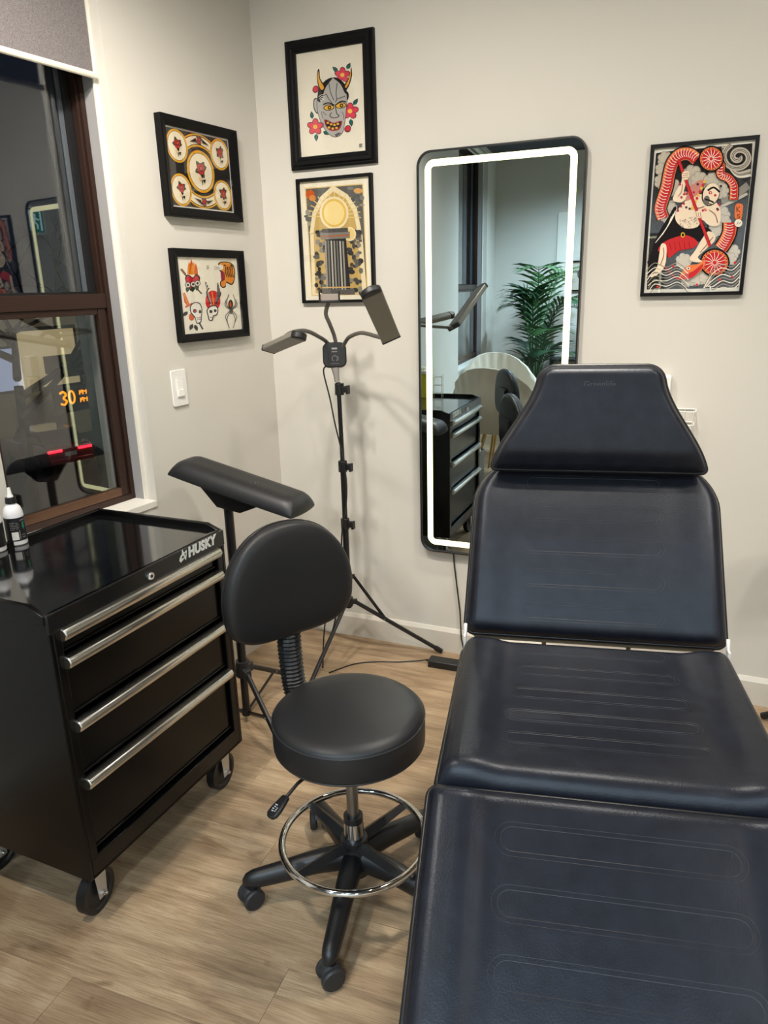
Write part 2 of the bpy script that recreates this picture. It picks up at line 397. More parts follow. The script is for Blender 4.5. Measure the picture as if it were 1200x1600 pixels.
# track spotlights on the dark ceiling, turned to the walls
TY = -1.45
b = MB(); b.box(.35, 3.6, TY-.018, TY+.018, ZC-.03, ZC); tag(b.build('light_track', M_blk), 'long black lighting track fixed to the dark ceiling', 'light track')
for k, (x, aim, lab, pw) in enumerate((
        (.62, (0, -.80, 1.50), 'black track spotlight aimed at the pictures on the window wall', 1.02),
        (.95, (.42, .04, 1.1), 'black track spotlight aimed at the mask picture in the corner', .92),
        (1.75, (1.20, .12, 1.25), 'black track spotlight aimed at the lit mirror', .64),
        (2.75, (2.20, .22, 1.25), 'black track spotlight aimed at the wall past the serpent poster', .70))):
    o = Vector((x, TY, ZC-.14)); dirv = (Vector(aim)-o).normalized()
    t = thing('track_spotlight', lab, 'spotlight', o)
    b = MB(); b.tube([(0, 0, .02), (0, 0, .11)], .008, 8); b.build('stem', M_blk, t)
    b = MB(); b.tube([-dirv*.06, dirv*.055], .036, 20); b.build('lamp_can', M_blk, t)
    b = MB(); b.tube([dirv*.0552, dirv*.0562], .030, 20); b.build('lens', M_emit, t)
    ld = bpy.data.lights.new('track_bulb', 'SPOT'); ld.energy = TRACK_W*pw; ld.color = WARM; ld.shadow_soft_size = .05
    ld.spot_size = math.radians(106); ld.spot_blend = 1.0
    lo = bpy.data.objects.new('bulb', ld); COL.objects.link(lo); lo.parent = t; lo.location = dirv*.07
    lo.rotation_euler = dirv.to_track_quat('-Z', 'Y').to_euler()

# ------------------------------------------------------------------ LED mirror
def led_mirror(label, M, group=None):
    w, h, r = .593, 1.498, .052
    t = thing('led_mirror', label, 'mirror', M=M, group=group)
    n = 10
    b = MB(); b.ring(rrect(w, h, r, n), rrect(w-.012, h-.012, r-.006, n), .004, .036); b.build('frame', M_bmet, t, bevel=.0012)
    b = MB(); b.prism(rrect(w-.0125, h-.0125, r-.006, n), .004, .029); b.build('mirror_glass', M_mirror, t)
    i0 = .030; sw = .0225
    b = MB(); b.ring(rrect(w-2*i0, h-2*i0, r-.018, n), rrect(w-2*i0-2*sw, h-2*i0-2*sw, max(.012, r-.018-sw), n), .0292, .0300); b.build('light_strip', M_led, t)
    b = MB(); b.box(-.2, .2, .3, .34, .0, .004); b.build('wall_bracket', M_steel, t)
    return t
led_mirror('tall LED-lit mirror with black rounded frame behind the treatment chair', MBW @ Matrix.Translation((.9645, 1.207, .001)))
led_mirror('tall LED-lit mirror hanging on the wall opposite the treatment chair', frameM((1.455, YB+.001, 1.207), (-1, 0, 0), (0, 0, 1), (0, 1, 0)))
b = MB(); b.tube([BW(.80, .47, .012), BW(.805, .40, .012), BW(.83, .2, .012), BW(.84, .08, .022), BW(.86, .006, .03)], .003, 6)
tag(b.build('mirror_cord', M_blk), 'thin black power cord hanging down from the bottom of the lit mirror', 'cord')

# ------------------------------------------------------------------ vector prints
class Art:
    def __init__(s, quad, w, h):
        s.q = [Vector((x, y)) for x, y in quad]; s.w, s.h = w, h; s.mb = MB(); s.mats = []; s.idx = {}; s.layer = 0
    def c(s, col):
        if col not in s.idx:
            s.idx[col] = len(s.mats); s.mats.append(mat('ink_%02x%02x%02x' % col, col, .85, spec=.06))
        return s.idx[col]
    def uv(s, x, y):   # inverse bilinear (newton)
        tl, tr, bl, br = s.q; u = v = .5; P = Vector((x, y))
        for _ in range(8):
            f = tl*(1-u)*(1-v)+tr*u*(1-v)+bl*(1-u)*v+br*u*v-P
            du = (tr-tl)*(1-v)+(br-bl)*v; dv = (bl-tl)*(1-u)+(br-tr)*u
            det = du.x*dv.y-du.y*dv.x
            u -= (f.x*dv.y-f.y*dv.x)/det; v -= (du.x*f.y-du.y*f.x)/det
        return (u-.5)*s.w, (.5-v)*s.h
    def raw(s, pts, col):
        s.layer += 1; z = s.layer*2.2e-5
        hw, hh = s.w/2, s.h/2
        pts = [(min(max(x, -hw), hw), min(max(y, -hh), hh)) for x, y in pts]
        s.mb.add([(x, y, z) for x, y in pts], [tuple(range(len(pts)))], s.c(col))
    def poly(s, pts, col, smooth=0):
        if smooth:
            P = [Vector((x, y, 0)) for x, y in pts]; k = len(P); out = []
            for i in range(k):
                p0, p1, p2, p3 = P[i-1], P[i], P[(i+1) % k], P[(i+2) % k]
                for j in range(smooth):
                    t = j/smooth; q = .5*((2*p1)+(p2-p0)*t+(2*p0-5*p1+4*p2-p3)*t*t+(3*p1-p0-3*p2+p3)*t**3); out.append((q.x, q.y))
            pts = out
        s.raw([s.uv(x, y) for x, y in pts], col)
    def ell(s, x, y, rx, ry, col, rot=0, n=22):
        c, sn = math.cos(rot), math.sin(rot)
        s.poly([(x+rx*math.cos(2*PI*i/n)*c-ry*math.sin(2*PI*i/n)*sn, y+rx*math.cos(2*PI*i/n)*sn+ry*math.sin(2*PI*i/n)*c) for i in range(n)], col)
    def stroke(s, pts, wd, col, sm=4, taper=False):
        if sm and len(pts) > 2: P = [(q.x, q.y) for q in smooth_path([(x, y, 0) for x, y in pts], sm)]
        else: P = pts
        k = len(P); L = []; R = []
        for i in range(k):
            a = P[max(i-1, 0)]; b_ = P[min(i+1, k-1)]; dx, dy = b_[0]-a[0], b_[1]-a[1]; l = math.hypot(dx, dy) or 1
            ww = wd/2*(1-.85*i/(k-1)) if taper else wd/2
            L.append(s.uv(P[i][0]-dy/l*ww, P[i][1]+dx/l*ww)); R.append(s.uv(P[i][0]+dy/l*ww, P[i][1]-dx/l*ww))
        s.layer += 1; z = s.layer*2.2e-5; hw, hh = s.w/2, s.h/2
        cl = lambda p: (min(max(p[0], -hw), hw), min(max(p[1], -hh), hh), z)
        s.mb.add([cl(p) for p in L]+[cl(p) for p in R], [(i, i+1, k+i+1, k+i) for i in range(k-1)], s.c(col))
    def leaf(s, x, y, ln, wd, ang, col):
        c, sn = math.cos(ang), math.sin(ang)
        s.poly([(x+t*ln*c-q*wd*sn, y+t*ln*sn+q*wd*c) for t, q in ((0, 0), (.3, .5), (.6, .45), (1, 0), (.6, -.45), (.3, -.5))], col)
    def blossom(s, x, y, r, col, edge, mid):
        for k in range(5): a = 2*PI*k/5-.3; s.ell(x+r*.58*math.cos(a), y+r*.58*math.sin(a), r*.50, r*.40, edge, a, 14)
        for k in range(5): a = 2*PI*k/5-.3; s.ell(x+r*.58*math.cos(a), y+r*.58*math.sin(a), r*.42, r*.33, col, a, 14)
        s.ell(x, y, r*.28, r*.28, mid, n=12)
    def rose(s, x, y, r, red, dk, gr):
        for k in range(5): a = 2*PI*k/5+.5; s.leaf(x+r*.5*math.cos(a), y+r*.5*math.sin(a), r*1.0, r*.55, a, gr)
        s.ell(x, y, r*.85, r*.85, dk, n=12); s.ell(x, y-r*.05, r*.72, r*.70, red, n=12)
        s.stroke([(x-r*.4, y-r*.1), (x, y-r*.45), (x+r*.35, y), (x, y+r*.3), (x-r*.2, y)], r*.13, dk)
    def make(s, name, parent, paper, pz):
        b = MB(); hw, hh = s.w/2, s.h/2
        b.box(-hw, hw, -hh, hh, pz-.002, pz); base = b.build(name, paper, parent, smooth=0)
        if s.layer:
            for i, v in enumerate(s.mb.v): s.mb.v[i] = (v[0], v[1], v[2]+pz+2e-5)
            s.mb.build('printed_artwork', s.mats, base, smooth=0, recalc=False)
        return base

def picture(name, label, M, w, h, border, depth, moulding, art, paper, matw=0, glass=True):
    t = thing(name, label, 'picture', M=M, group=None)
    # four mitred frame rails
    prof = moulding
    hw, hh = w/2, h/2
    for k in range(4):
        b = MB(); L2 = (hw, hh, hw, hh)[k]; D2 = (hh, hw, hh, hw)[k]
        vs = []
        for sgn in (-1, 1):
            for (ins, z) in prof: vs.append((sgn*(L2-ins), -(D2-ins), z))
        n = len(prof)
        b.add(vs, [tuple(range(n)), tuple(range(n, 2*n))]+[(i, (i+1) % n, n+(i+1) % n, n+i) for i in range(n)], 0, Matrix.Rotation(k*PI/2, 4, 'Z'))
        b.build('frame_rail', M_frame, t, smooth=0)
    pz = depth*.35
    b = MB(); b.box(-hw+.004, hw-.004, -hh+.004, hh-.004, .001, pz-.002); b.build('backing_board', M_tan, t, smooth=0)
    if matw:
        b = MB(); a = hw-border+.002; c = hh-border+.002
        b.box(-a, a, -c, c, pz-.0022, pz-.0006); b.build('white_mat', mat('mat_board', (238, 236, 228), .7), t, smooth=0)
    art.make('print', t, paper, pz)
    if glass:
        b = MB(); a = hw-border+.003; c = hh-border+.003; b.box(-a, a, -c, c, pz+.006, pz+.0075); b.build('glass_pane', M_pglass, t, smooth=0)
    return t
M_frame = mat('black_frame_wood', (10, 10, 11), .5, spec=.18)
def prof_flat(bw, d): return [(0, 0), (0, d), (bw, d), (bw, d*.3), (bw, 0)]
def prof_slope(bw, d): return [(0, 0), (0, d), (bw*.25, d), (bw, d*.62), (bw, 0)]
def prof_step(bw, d): return [(0, 0), (0, d*.6), (bw*.12, d*.75), (bw*.22, d*.72), (bw*.34, d), (bw*.62, d), (bw*.74, d*.84), (bw*.82, d*.84), (bw*.9, d*.7), (bw, d*.66), (bw, 0)]

K = (26, 24, 26); CREAM = (233, 226, 208); RED = (206, 52, 60)
# --- horned mask print
w, h, bw = .357, .432, .043
A = Art(((118, 190), (478, 135), (155, 757), (503, 718)), w-2*bw, h-2*bw)
TEAL = (24, 96, 92); GR = (176, 173, 168)
for (x, y, a, l) in ((348, 285, -2.4, 42), (395, 272, -1.1, 40), (212, 540, -1.7, 44), (235, 622, 1.55, 44), (272, 610, .45, 40), (432, 465, -1.0, 44), (418, 540, 1.4, 44)):
    A.leaf(x, y, l, 22, a, K); A.leaf(x, y, l*.88, 15, a, TEAL)
A.blossom(372, 302, 40, (216, 62, 84), K, (236, 190, 70)); A.blossom(415, 498, 44, (216, 62, 84), K, (236, 190, 70))
A.ell(235, 468, 18, 44, K, -.15); A.ell(236, 468, 14, 38, GR, -.15); A.ell(398, 415, 10, 24, K)
face = [(236, 440), (250, 385), (285, 335), (320, 316), (352, 322), (385, 358), (400, 420), (396, 500), (388, 575), (376, 622), (342, 643), (306, 628), (276, 590), (252, 540), (238, 490)]
A.poly(face, K, 3); cx_, cy_ = 322, 478
A.poly([(cx_+(x-cx_)*.965, cy_+(y-cy_)*.98) for x, y in face], GR, 3)
A.poly([(238, 430), (248, 372), (285, 328), (320, 316), (300, 345), (278, 380), (262, 442), (246, 446)], K, 3)
A.poly([(322, 316), (352, 320), (386, 352), (398, 400), (386, 398), (362, 350)], K, 3)
A.poly([(240, 272), (249, 275), (254, 322), (282, 366), (262, 392), (243, 362), (235, 310)], K, 3); A.poly([(243, 282), (250, 325), (274, 366), (262, 382), (247, 356), (239, 312)], (222, 158, 48), 3)
A.poly([(418, 260), (424, 300), (412, 352), (393, 384), (382, 360), (402, 322), (413, 290)], K, 3); A.poly([(417, 276), (418, 302), (407, 348), (393, 372), (388, 360), (406, 326)], (222, 158, 48), 3)
for pts in ([(262, 430), (285, 405), (300, 430), (322, 455)], [(390, 415), (365, 425), (345, 432), (338, 452)], [(300, 345), (312, 400), (330, 440)], [(345, 345), (340, 400), (345, 440)]): A.stroke(pts, 5, (96, 92, 90))
for ex, ey in ((302, 478), (366, 467)):
    A.ell(ex, ey, 29, 17, K, -.1); A.ell(ex, ey, 25, 13, (226, 176, 58), -.1); A.ell(ex+4, ey, 10, 11, K); A.ell(ex+4, ey, 4, 4, (226, 176, 58), n=8)
A.stroke([(272, 462), (300, 452), (332, 466)], 7, K); A.stroke([(342, 462), (368, 444), (394, 448)], 7, K)
A.stroke([(336, 460), (345, 510), (358, 522), (346, 532), (322, 534), (308, 522), (318, 506)], 5, (70, 66, 66))
A.stroke([(272, 540), (262, 500), (290, 520)], 4, (110, 106, 104)); A.stroke([(372, 500), (382, 520), (384, 545)], 4, (110, 106, 104))
A.poly([(278, 545), (300, 548), (330, 562), (372, 550), (370, 580), (355, 602), (315, 606), (290, 585)], (150, 40, 44), 3)
A.poly([(284, 551), (302, 554), (330, 567), (366, 557), (364, 578), (350, 595), (317, 598), (294, 582)], K, 3)
for x, y in ((298, 562), (316, 570), (334, 574), (352, 568), (305, 588), (325, 594), (345, 590)): A.ell(x, y, 7.5, 6.5, (224, 170, 60), n=10)
A.poly([(335, 628), (358, 615), (372, 620), (345, 640)], (90, 88, 88)); 
for k in range(4): A.stroke([(246+k*5, 420+k*12), (262, 408+k*10), (280, 410+k*8)], 2.5, (225, 222, 216))
A.blossom(230, 584, 44, (216, 62, 84), K, (236, 190, 70))
for x, y in ((230, 378), (405, 595)): A.ell(x, y, 17, 20, K, .4); A.ell(x, y, 14, 16, (206, 44, 66), .4)
for k in range(3): A.stroke([(466, 682+k*8), (474, 680+k*8), (484, 681+k*8)], 3.5, (60, 58, 56), 0)
picture('framed_picture', 'wide black framed print of a horned grey mask with red flowers', MBW @ Matrix.Translation((.3275, 2.1525, .001)), w, h, bw, .026, prof_step(bw, .026), A, mat('cream_paper', CREAM, .7))

# --- arched gold and grey print (plain ornamental stand-in)
w, h, bw = .318, .458, .011
B = Art(((130, 880), (525, 845), (168, 1535), (548, 1500)), w-2*bw, h-2*bw)
GOLD = (226, 196, 128); IV = (232, 218, 180); DK = (52, 50, 50)
B.poly([(160, 908), (490, 882), (520, 1478), (200, 1508)], GOLD); B.poly([(166, 914), (484, 888), (514, 1472), (206, 1502)], (98, 98, 94))
random.seed(3)
for k in range(16): B.ell(random.uniform(170, 250), random.uniform(925, 1100), random.uniform(8, 20), random.uniform(6, 16), random.choice([(126, 128, 122), (150, 146, 132), (84, 88, 88)]))
for k in range(16): B.ell(random.uniform(410, 485), random.uniform(900, 1080), random.uniform(8, 20), random.uniform(6, 16), random.choice([(126, 128, 122), (150, 146, 132), (84, 88, 88)]))
B.ell(192, 942, 26, 24, (196, 92, 40)); B.ell(205, 962, 20, 16, (214, 140, 70)); B.ell(462, 920, 24, 14, (212, 160, 92))
arch = [(206, 1502), (190, 1145), (205, 1040), (250, 955), (322, 892), (405, 940), (455, 1010), (478, 1110), (514, 1472)]
B.poly(arch, IV)
B.poly([(225, 1490), (212, 1150), (226, 1050), (268, 972), (324, 925), (394, 962), (436, 1030), (456, 1115), (490, 1472)], (196, 166, 100))
for k in range(15):
    a = PI*(1.0+k/14); B.stroke([(330, 1060), (330+150*math.cos(a), 1060+135*math.sin(a))], 5, (228, 202, 140), 0)
for k in range(90):
    y = random.uniform(1130, 1480); side = random.choice((0, 1))
    x = random.uniform(218, 290) if side else random.uniform(410, 482)
    B.ell(x+(y-1130)*.03, y, random.uniform(9, 20), random.uniform(8, 17), random.choice([DK, (74, 72, 70), (104, 101, 96), (140, 134, 122), (60, 58, 58)]), n=12)
B.ell(330, 1040, 82, 88, IV); B.ell(330, 1040, 70, 76, (222, 186, 96)); B.ell(330, 1040, 58, 64, (236, 214, 150)); B.ell(418, 1150, 36, 38, IV); B.ell(418, 1150, 28, 30, (226, 200, 130))
# a plain fluted stone column under the halo
B.poly([(268, 1494), (262, 1462), (446, 1448), (450, 1480)], (92, 90, 86)); B.poly([(290, 1462), (276, 1185), (398, 1174), (424, 1450)], DK)
for k in range(7): B.stroke([(294+k*17, 1458), (282+k*16.5, 1190)], 9, ((150, 147, 140), (112, 110, 106), (182, 178, 166))[k % 3], 0)
B.poly([(256, 1186), (250, 1150), (420, 1136), (420, 1172)], (128, 126, 120)); B.poly([(268, 1150), (262, 1128), (408, 1116), (410, 1138)], (84, 82, 80))
B.stroke([(256, 1170), (420, 1156)], 7, (178, 98, 58), 0); B.stroke([(264, 1455), (446, 1440)], 7, (206, 170, 106), 0)
for x0, x1 in ((186, 204), (478, 500)): B.stroke([(x0+8, 1150), (x1+14, 1490)], 5, IV, 0)
B.stroke([(190, 1150), (215, 1148)], 6, IV, 0); B.stroke([(455, 1124), (480, 1122)], 6, IV, 0)
picture('framed_picture', 'narrow black framed print of a gold gothic arch above a lamp stand', MBW @ Matrix.Translation((.325, 1.675, .001)), w, h, bw, .02, prof_flat(bw, .02), B, mat('cream_paper2', (236, 228, 206), .7))

# --- rose medallion print
w, h, bw = .385, .314, .031
Cc = Art(((128, 128), (522, 232), (185, 668), (562, 712)), w-2*bw-.010, h-2*bw-.010)
W_, H_ = Cc.w, Cc.h; YEL = (222, 164, 44); BLK = (44, 42, 40); OFF = (236, 224, 196)
def re_(x, y, rx, ry, col, n=36): Cc.raw([(x+rx*math.cos(2*PI*i/n), y+ry*math.sin(2*PI*i/n)) for i in range(n)], col)
Cc.raw([(-W_/2, -H_/2), (W_/2, -H_/2), (W_/2, H_/2), (-W_/2, H_/2)], BLK)
def band(a0, a1, r1, r0, col):
    pts = [(r1[0]*math.cos(math.radians(a)), r1[1]*math.sin(math.radians(a))) for a in range(a0, a1+1, 4)]
    pts += [(r0[0]*math.cos(math.radians(a)), r0[1]*math.sin(math.radians(a))) for a in range(a1, a0-1, -4)]
    Cc.raw(pts, col)
for a0 in (38, 218):
    band(a0, a0+104, (W_*.41, H_*.50), (W_*.30, H_*.33), YEL); band(a0, a0+104, (W_*.40, H_*.48), (W_*.315, H_*.355), K); band(a0, a0+104, (W_*.392, H_*.468), (W_*.32, H_*.365), OFF)
ov = [(0, 0, .225, .285)]+[(sx*.345, sy*.285, .165, .215) for sx in (-1, 1) for sy in (-1, 1)]
for x, y, rx, ry in ov:
    re_(x*W_, y*H_, rx*W_, ry*H_, YEL); re_(x*W_, y*H_, rx*W_*.86, ry*H_*.88, K); re_(x*W_, y*H_, rx*W_*.83, ry*H_*.855, OFF)
def roseR(x, y, r):
    for a in (2.3, 3.5, 5.2, 6.6, .9):
        c, s_ = math.cos(a+x*3), math.sin(a+x*3)
        for q0, cl in ((.34, K), (.24, (70, 82, 62))): Cc.raw([(x+r*(.55*c+t*c-q*s_), y+r*(.55*s_+t*s_+q*c)) for t, q in ((0, 0), (.2, q0), (.45, q0*.8), (.75, 0), (.45, -q0*.8), (.2, -q0))], cl)
    for dx, dy, q in ((0, 0, .74), (.28, .2, .46), (-.3, .18, .46), (.05, -.36, .46)): re_(x+dx*r, y+dy*r, r*(q+.06), r*(q+.06), (72, 22, 24), 14); re_(x+dx*r, y+dy*r, r*q, r*q, (178, 62, 54), 14)
    re_(x, y+r*.05, r*.40, r*.36, (92, 26, 28), 12); re_(x+r*.04, y+r*.1, r*.28, r*.24, (190, 88, 76), 12)
for x, y, rx, ry in ov: roseR(x*W_, y*H_+ry*H_*.12, rx*W_*.36); 
for x, y, rx, ry in ov:
    xx, yy, r = x*W_, y*H_-ry*H_*.38, rx*W_*.2
    Cc.raw([(xx-r*.3, yy+r*1.2), (xx+r*.3, yy+r*1.2), (xx+r*.1, yy-r*1.3), (xx-r*.1, yy-r*1.3)], K)
    Cc.raw([(xx-r*1.4, yy+r*.3), (xx-r*.5, yy+r*.9), (xx+r*.4, yy), (xx-r*.6, yy-r*.3)], (232, 204, 160)); Cc.raw([(xx+r*.2, yy), (xx+r*1.4, yy+r*.2), (xx+r*.8, yy-r*.9)], K)
for sy in (-1, 1): roseR(0, sy*H_*.415, W_*.045); Cc.raw([(-W_*.16, sy*H_*.37), (-W_*.05, sy*H_*.44), (-W_*.05, sy*H_*.39)], K); Cc.raw([(W_*.16, sy*H_*.37), (W_*.05, sy*H_*.44), (W_*.05, sy*H_*.39)], K)
picture('framed_picture', 'black framed print of yellow ringed oval rose medallions on black ground', MLW @ Matrix.Translation((-.3575, 1.9065, .001)), w, h, bw, .028, prof_slope(bw, .028), Cc, mat('mat_white', (238, 234, 224), .7), matw=.01)

# --- tattoo flash sheet
w, h, bw = .378, .318, .028
D_ = Art(((222, 965), (590, 968), (272, 1460), (622, 1417)), w-2*bw, h-2*bw)
OR = (226, 140, 40); ORR = (206, 92, 36)
# flaming heart with dagger and flowers
D_.stroke([(250, 1040), (300, 1110), (370, 1195)], 9, (70, 70, 72), 0); D_.stroke([(250, 1040), (276, 1075)], 14, (120, 84, 40), 0)
for k, (x, y) in enumerate(((296, 1000), (308, 985), (322, 1000), (334, 1010), (312, 1020))): D_.poly([(x-10, 1075), (x-8, y+25), (x, y-10), (x+10, y+22), (x+14, 1072)], ORR if k % 2 else OR)
D_.poly([(272, 1100), (285, 1075), (305, 1082), (318, 1092), (335, 1070), (356, 1082), (358, 1115), (318, 1185), (290, 1150)], K, 2); D_.poly([(277, 1102), (288, 1082), (305, 1088), (318, 1100), (335, 1078), (350, 1088), (351, 1115), (318, 1172), (294, 1145)], (196, 40, 52), 2)
for x, y in ((290, 1140), (320, 1135), (345, 1128)): D_.leaf(x, y+10, 40, 22, 1.7, (40, 64, 44)); D_.ell(x, y, 18, 20, K, n=12); D_.ell(x, y, 14, 16, (222, 216, 202), n=12); D_.ell(x, y, 7, 8, K, n=10)
# tiger head
D_.poly([(470, 1000), (500, 988), (540, 990), (572, 1010), (580, 1060), (572, 1120), (550, 1135), (520, 1120), (518, 1148), (498, 1155), (482, 1140), (484, 1110), (506, 1100), (504, 1062), (478, 1048)], K, 2)
D_.poly([(476, 1004), (502, 994), (540, 996), (567, 1015), (574, 1060), (566, 1114), (550, 1127), (522, 1112), (514, 1140), (498, 1148), (488, 1136), (490, 1114), (512, 1102), (510, 1058), (484, 1042)], OR, 2)
D_.poly([(484, 1050), (510, 1056), (512, 1098), (490, 1112)], (150, 40, 60)); D_.poly([(470, 1012), (498, 1010), (500, 1036), (476, 1042)], (236, 230, 216), 2)
for k in range(5): D_.stroke([(520+k*11, 1020), (516+k*11, 1050), (526+k*11, 1085)], 6, K)
D_.ell(512, 1012, 8, 5, K, n=10); D_.ell(558, 1012, 12, 9, K, n=10)
for k in range(3): D_.stroke([(478, 1026+k*5), (446, 1020+k*9)], 2, (90, 86, 84), 0)
# skull with dagger
D_.poly([(262, 1195), (272, 1188), (300, 1262), (290, 1280), (270, 1250)], ORR); D_.stroke([(268, 1200), (290, 1265)], 6, OR, 0); D_.stroke([(276, 1282), (316, 1258)], 12, ORR, 0)
D_.stroke([(350, 1370), (378, 1425)], 10, (70, 70, 72), 0)
for x, y, a in ((290, 1310, 2.3), (318, 1390, 1.9), (330, 1395, 1.2)): D_.leaf(x, y, 46, 22, a, K)
D_.ell(312, 1345, 16, 24, ORR)
D_.poly([(302, 1275), (330, 1248), (362, 1258), (374, 1300), (370, 1340), (368, 1380), (340, 1388), (330, 1350), (306, 1320)], K, 2); D_.poly([(307, 1278), (331, 1253), (358, 1263), (369, 1300), (365, 1338), (363, 1374), (342, 1381), (334, 1346), (311, 1316)], (238, 234, 222), 2)
D_.ell(330, 1306, 11, 13, K, n=12); D_.ell(360, 1310, 8, 12, K, n=12); D_.ell(331, 1306, 6, 7, (170, 40, 50), n=10); D_.stroke([(340, 1352), (366, 1350)], 4, K, 0); D_.stroke([(342, 1364), (366, 1362)], 3, K, 0)
# winged skull on red disc
D_.ell(437, 1238, 46, 66, (208, 40, 44), 0)
for k in range(6): D_.stroke([(436-k*3, 1300-k*8), (414-k*3, 1220-k*6), (388+k*5, 1112+k*9)], 8, (66, 64, 64) if k % 2 else (214, 208, 196))
for k in range(6): D_.stroke([(440+k*3, 1300-k*8), (462+k*4, 1220-k*4), (466+k*3, 1122+k*12)], 8, (66, 64, 64) if k % 2 else (120, 116, 112))
D_.stroke([(430, 1180), (440, 1250), (436, 1290)], 7, OR)
D_.poly([(398, 1300), (420, 1272), (455, 1268), (470, 1295), (462, 1330), (440, 1340), (436, 1366), (412, 1366), (404, 1335)], K, 2); D_.poly([(404, 1302), (423, 1278), (453, 1274), (464, 1297), (457, 1325), (436, 1334), (431, 1360), (416, 1360), (410, 1332)], (238, 234, 222), 2)
D_.ell(424, 1308, 10, 11, K, n=12); D_.ell(450, 1302, 9, 10, K, n=12); D_.stroke([(414, 1345), (434, 1344)], 4, K, 0)
# spider
for sx in (-1, 1):
    for pts in ([(8, -10), (30, -40), (14, -100)], [(8, -4), (38, -30), (30, -70)], [(8, 6), (36, 40), (24, 80)], [(6, 12), (26, 60), (12, 118)]):
        D_.stroke([(550, 1295)]+[(550+sx*x, 1295+y) for x, y in pts], 4, K)
D_.ell(550, 1300, 11, 20, K); D_.ell(547, 1258, 15, 30, K); D_.ell(546, 1258, 7, 18, ORR)
for k in range(3): D_.stroke([(396, 1018+k*9), (410, 1017+k*9)], 3, (80, 78, 76), 0)
picture('framed_picture', 'black framed flash sheet of skulls, orange tiger head and spider above light switch', MLW @ Matrix.Translation((-.361, 1.4875, .001)), w, h, bw, .024, prof_slope(bw, .024), D_, mat('flash_paper', (240, 234, 216), .7))

# --- red serpent poster
w, h, bw = .311, .462, .011
P_ = Art(((238, 200), (1085, 155), (130, 1425), (935, 1425)), w-2*bw, h-2*bw)
BK = (32, 29, 31); CLD = (204, 194, 176); CLS = (150, 142, 130); SN = (192, 48, 52); SO = (224, 120, 72); SK = (232, 212, 186); WH = (236, 228, 212)
P_.poly([(252, 235), (400, 220), (700, 205), (1060, 182), (1040, 500), (1005, 800), (950, 1200), (930, 1390), (600, 1395), (155, 1395), (170, 1150), (190, 900), (215, 600)], BK)
def puff(x, y, r, n=7, a0=0, a1=2*PI):
    for k in range(n):
        a = a0+(a1-a0)*k/n; P_.ell(x+r*.7*math.cos(a), y+r*.7*math.sin(a), r*.48, r*.48, CLS, n=14); P_.ell(x+r*.68*math.cos(a), y+r*.68*math.sin(a), r*.42, r*.42, CLD, n=14)
    P_.ell(x, y, r*.72, r*.72, CLD, n=16)
# swirl and wind bands top right
for k in range(4): P_.stroke([(820, 200+k*4), (850, 330+k*10), (930, 420+k*14), (1045, 400+k*20)], 26-k*3, (CLD, CLS, WH, BK)[k])
sp = [(945+(8+7.2*t)*math.cos(t*.62), 290+(8+6.4*t)*math.sin(t*.62)) for t in range(0, 18)]
P_.stroke(sp, 44, CLD, 4); P_.stroke(sp, 16, BK, 4); P_.stroke(sp, 5, WH, 4)
P_.stroke([(800, 640), (900, 610), (1025, 520)], 60, CLS); P_.stroke([(800, 690), (900, 650), (1015, 590)], 22, CLD)
for x, y, r in ((330, 290, 60), (300, 370, 52), (300, 470, 60), (390, 520, 66), (560, 430, 80), (620, 470, 66), (740, 490, 80), (800, 560, 60), (360, 690, 62), (340, 760, 54), (800, 760, 66), (820, 820, 54), (760, 880, 60), (880, 1080, 62), (860, 1140, 54), (480, 1150, 62), (520, 1310, 60), (600, 1290, 70), (660, 1300, 50)): puff(x, y, r)
# serpent body
def snake(pts, wd, ribs=14):
    P_.stroke(pts, wd*1.5, BK, 5); P_.stroke(pts, wd*1.22, SO, 5)
    q = smooth_path([(x, y, 0) for x, y in pts], 8); m = len(q)
    for i in range(2, m-2, max(1, m//(ribs*2))):
        t = (q[i+1]-q[i-1]).normalized(); nrm = Vector((-t.y, t.x, 0))
        P_.ell(q[i].x-nrm.x*wd*.48, q[i].y-nrm.y*wd*.48, wd*.07, wd*.07, BK, n=8)
    off = []
    for i in range(0, m, 4):
        t = (q[min(i+1, m-1)]-q[max(i-1, 0)]).normalized(); off.append((q[i].x+t.y*-wd*-.10, q[i].y-t.x*wd*.10))
    P_.stroke(off, wd*.80, SN, 4)
    for i in range(2, m-2, max(1, m//ribs)):
        t = (q[i+1]-q[i-1]).normalized(); nrm = Vector((-t.y, t.x, 0))
        P_.stroke([(q[i].x-nrm.x*wd*.32, q[i].y-nrm.y*wd*.32), (q[i].x+t.x*wd*.12, q[i].y+t.y*wd*.12), (q[i].x+nrm.x*wd*.5, q[i].y+nrm.y*wd*.5)], 5, WH, 3)
snake([(600, 300), (540, 255), (460, 258), (395, 320), (365, 410), (345, 510), (310, 610), (285, 700), (310, 780)], 82, 22)
snake([(760, 310), (800, 350), (800, 430), (860, 460), (905, 530), (900, 640)], 54, 14)
def coil(x, y, r):
    P_.ell(x, y, r*1.16, r*1.16, BK); P_.ell(x, y, r*1.02, r*1.02, SO)
    for k in range(22): a = 2*PI*k/22; P_.ell(x+r*.93*math.cos(a), y+r*.93*math.sin(a), r*.05, r*.05, BK, n=8)
    P_.ell(x, y, r*.84, r*.84, SN)
    for k in range(14): a = 2*PI*k/14; P_.stroke([(x+r*.15*math.cos(a), y+r*.15*math.sin(a)), (x+r*.5*math.cos(a+.25), y+r*.5*math.sin(a+.25)), (x+r*.84*math.cos(a+.2), y+r*.84*math.sin(a+.2))], 4.5, WH, 3)
coil(722, 300, 92)
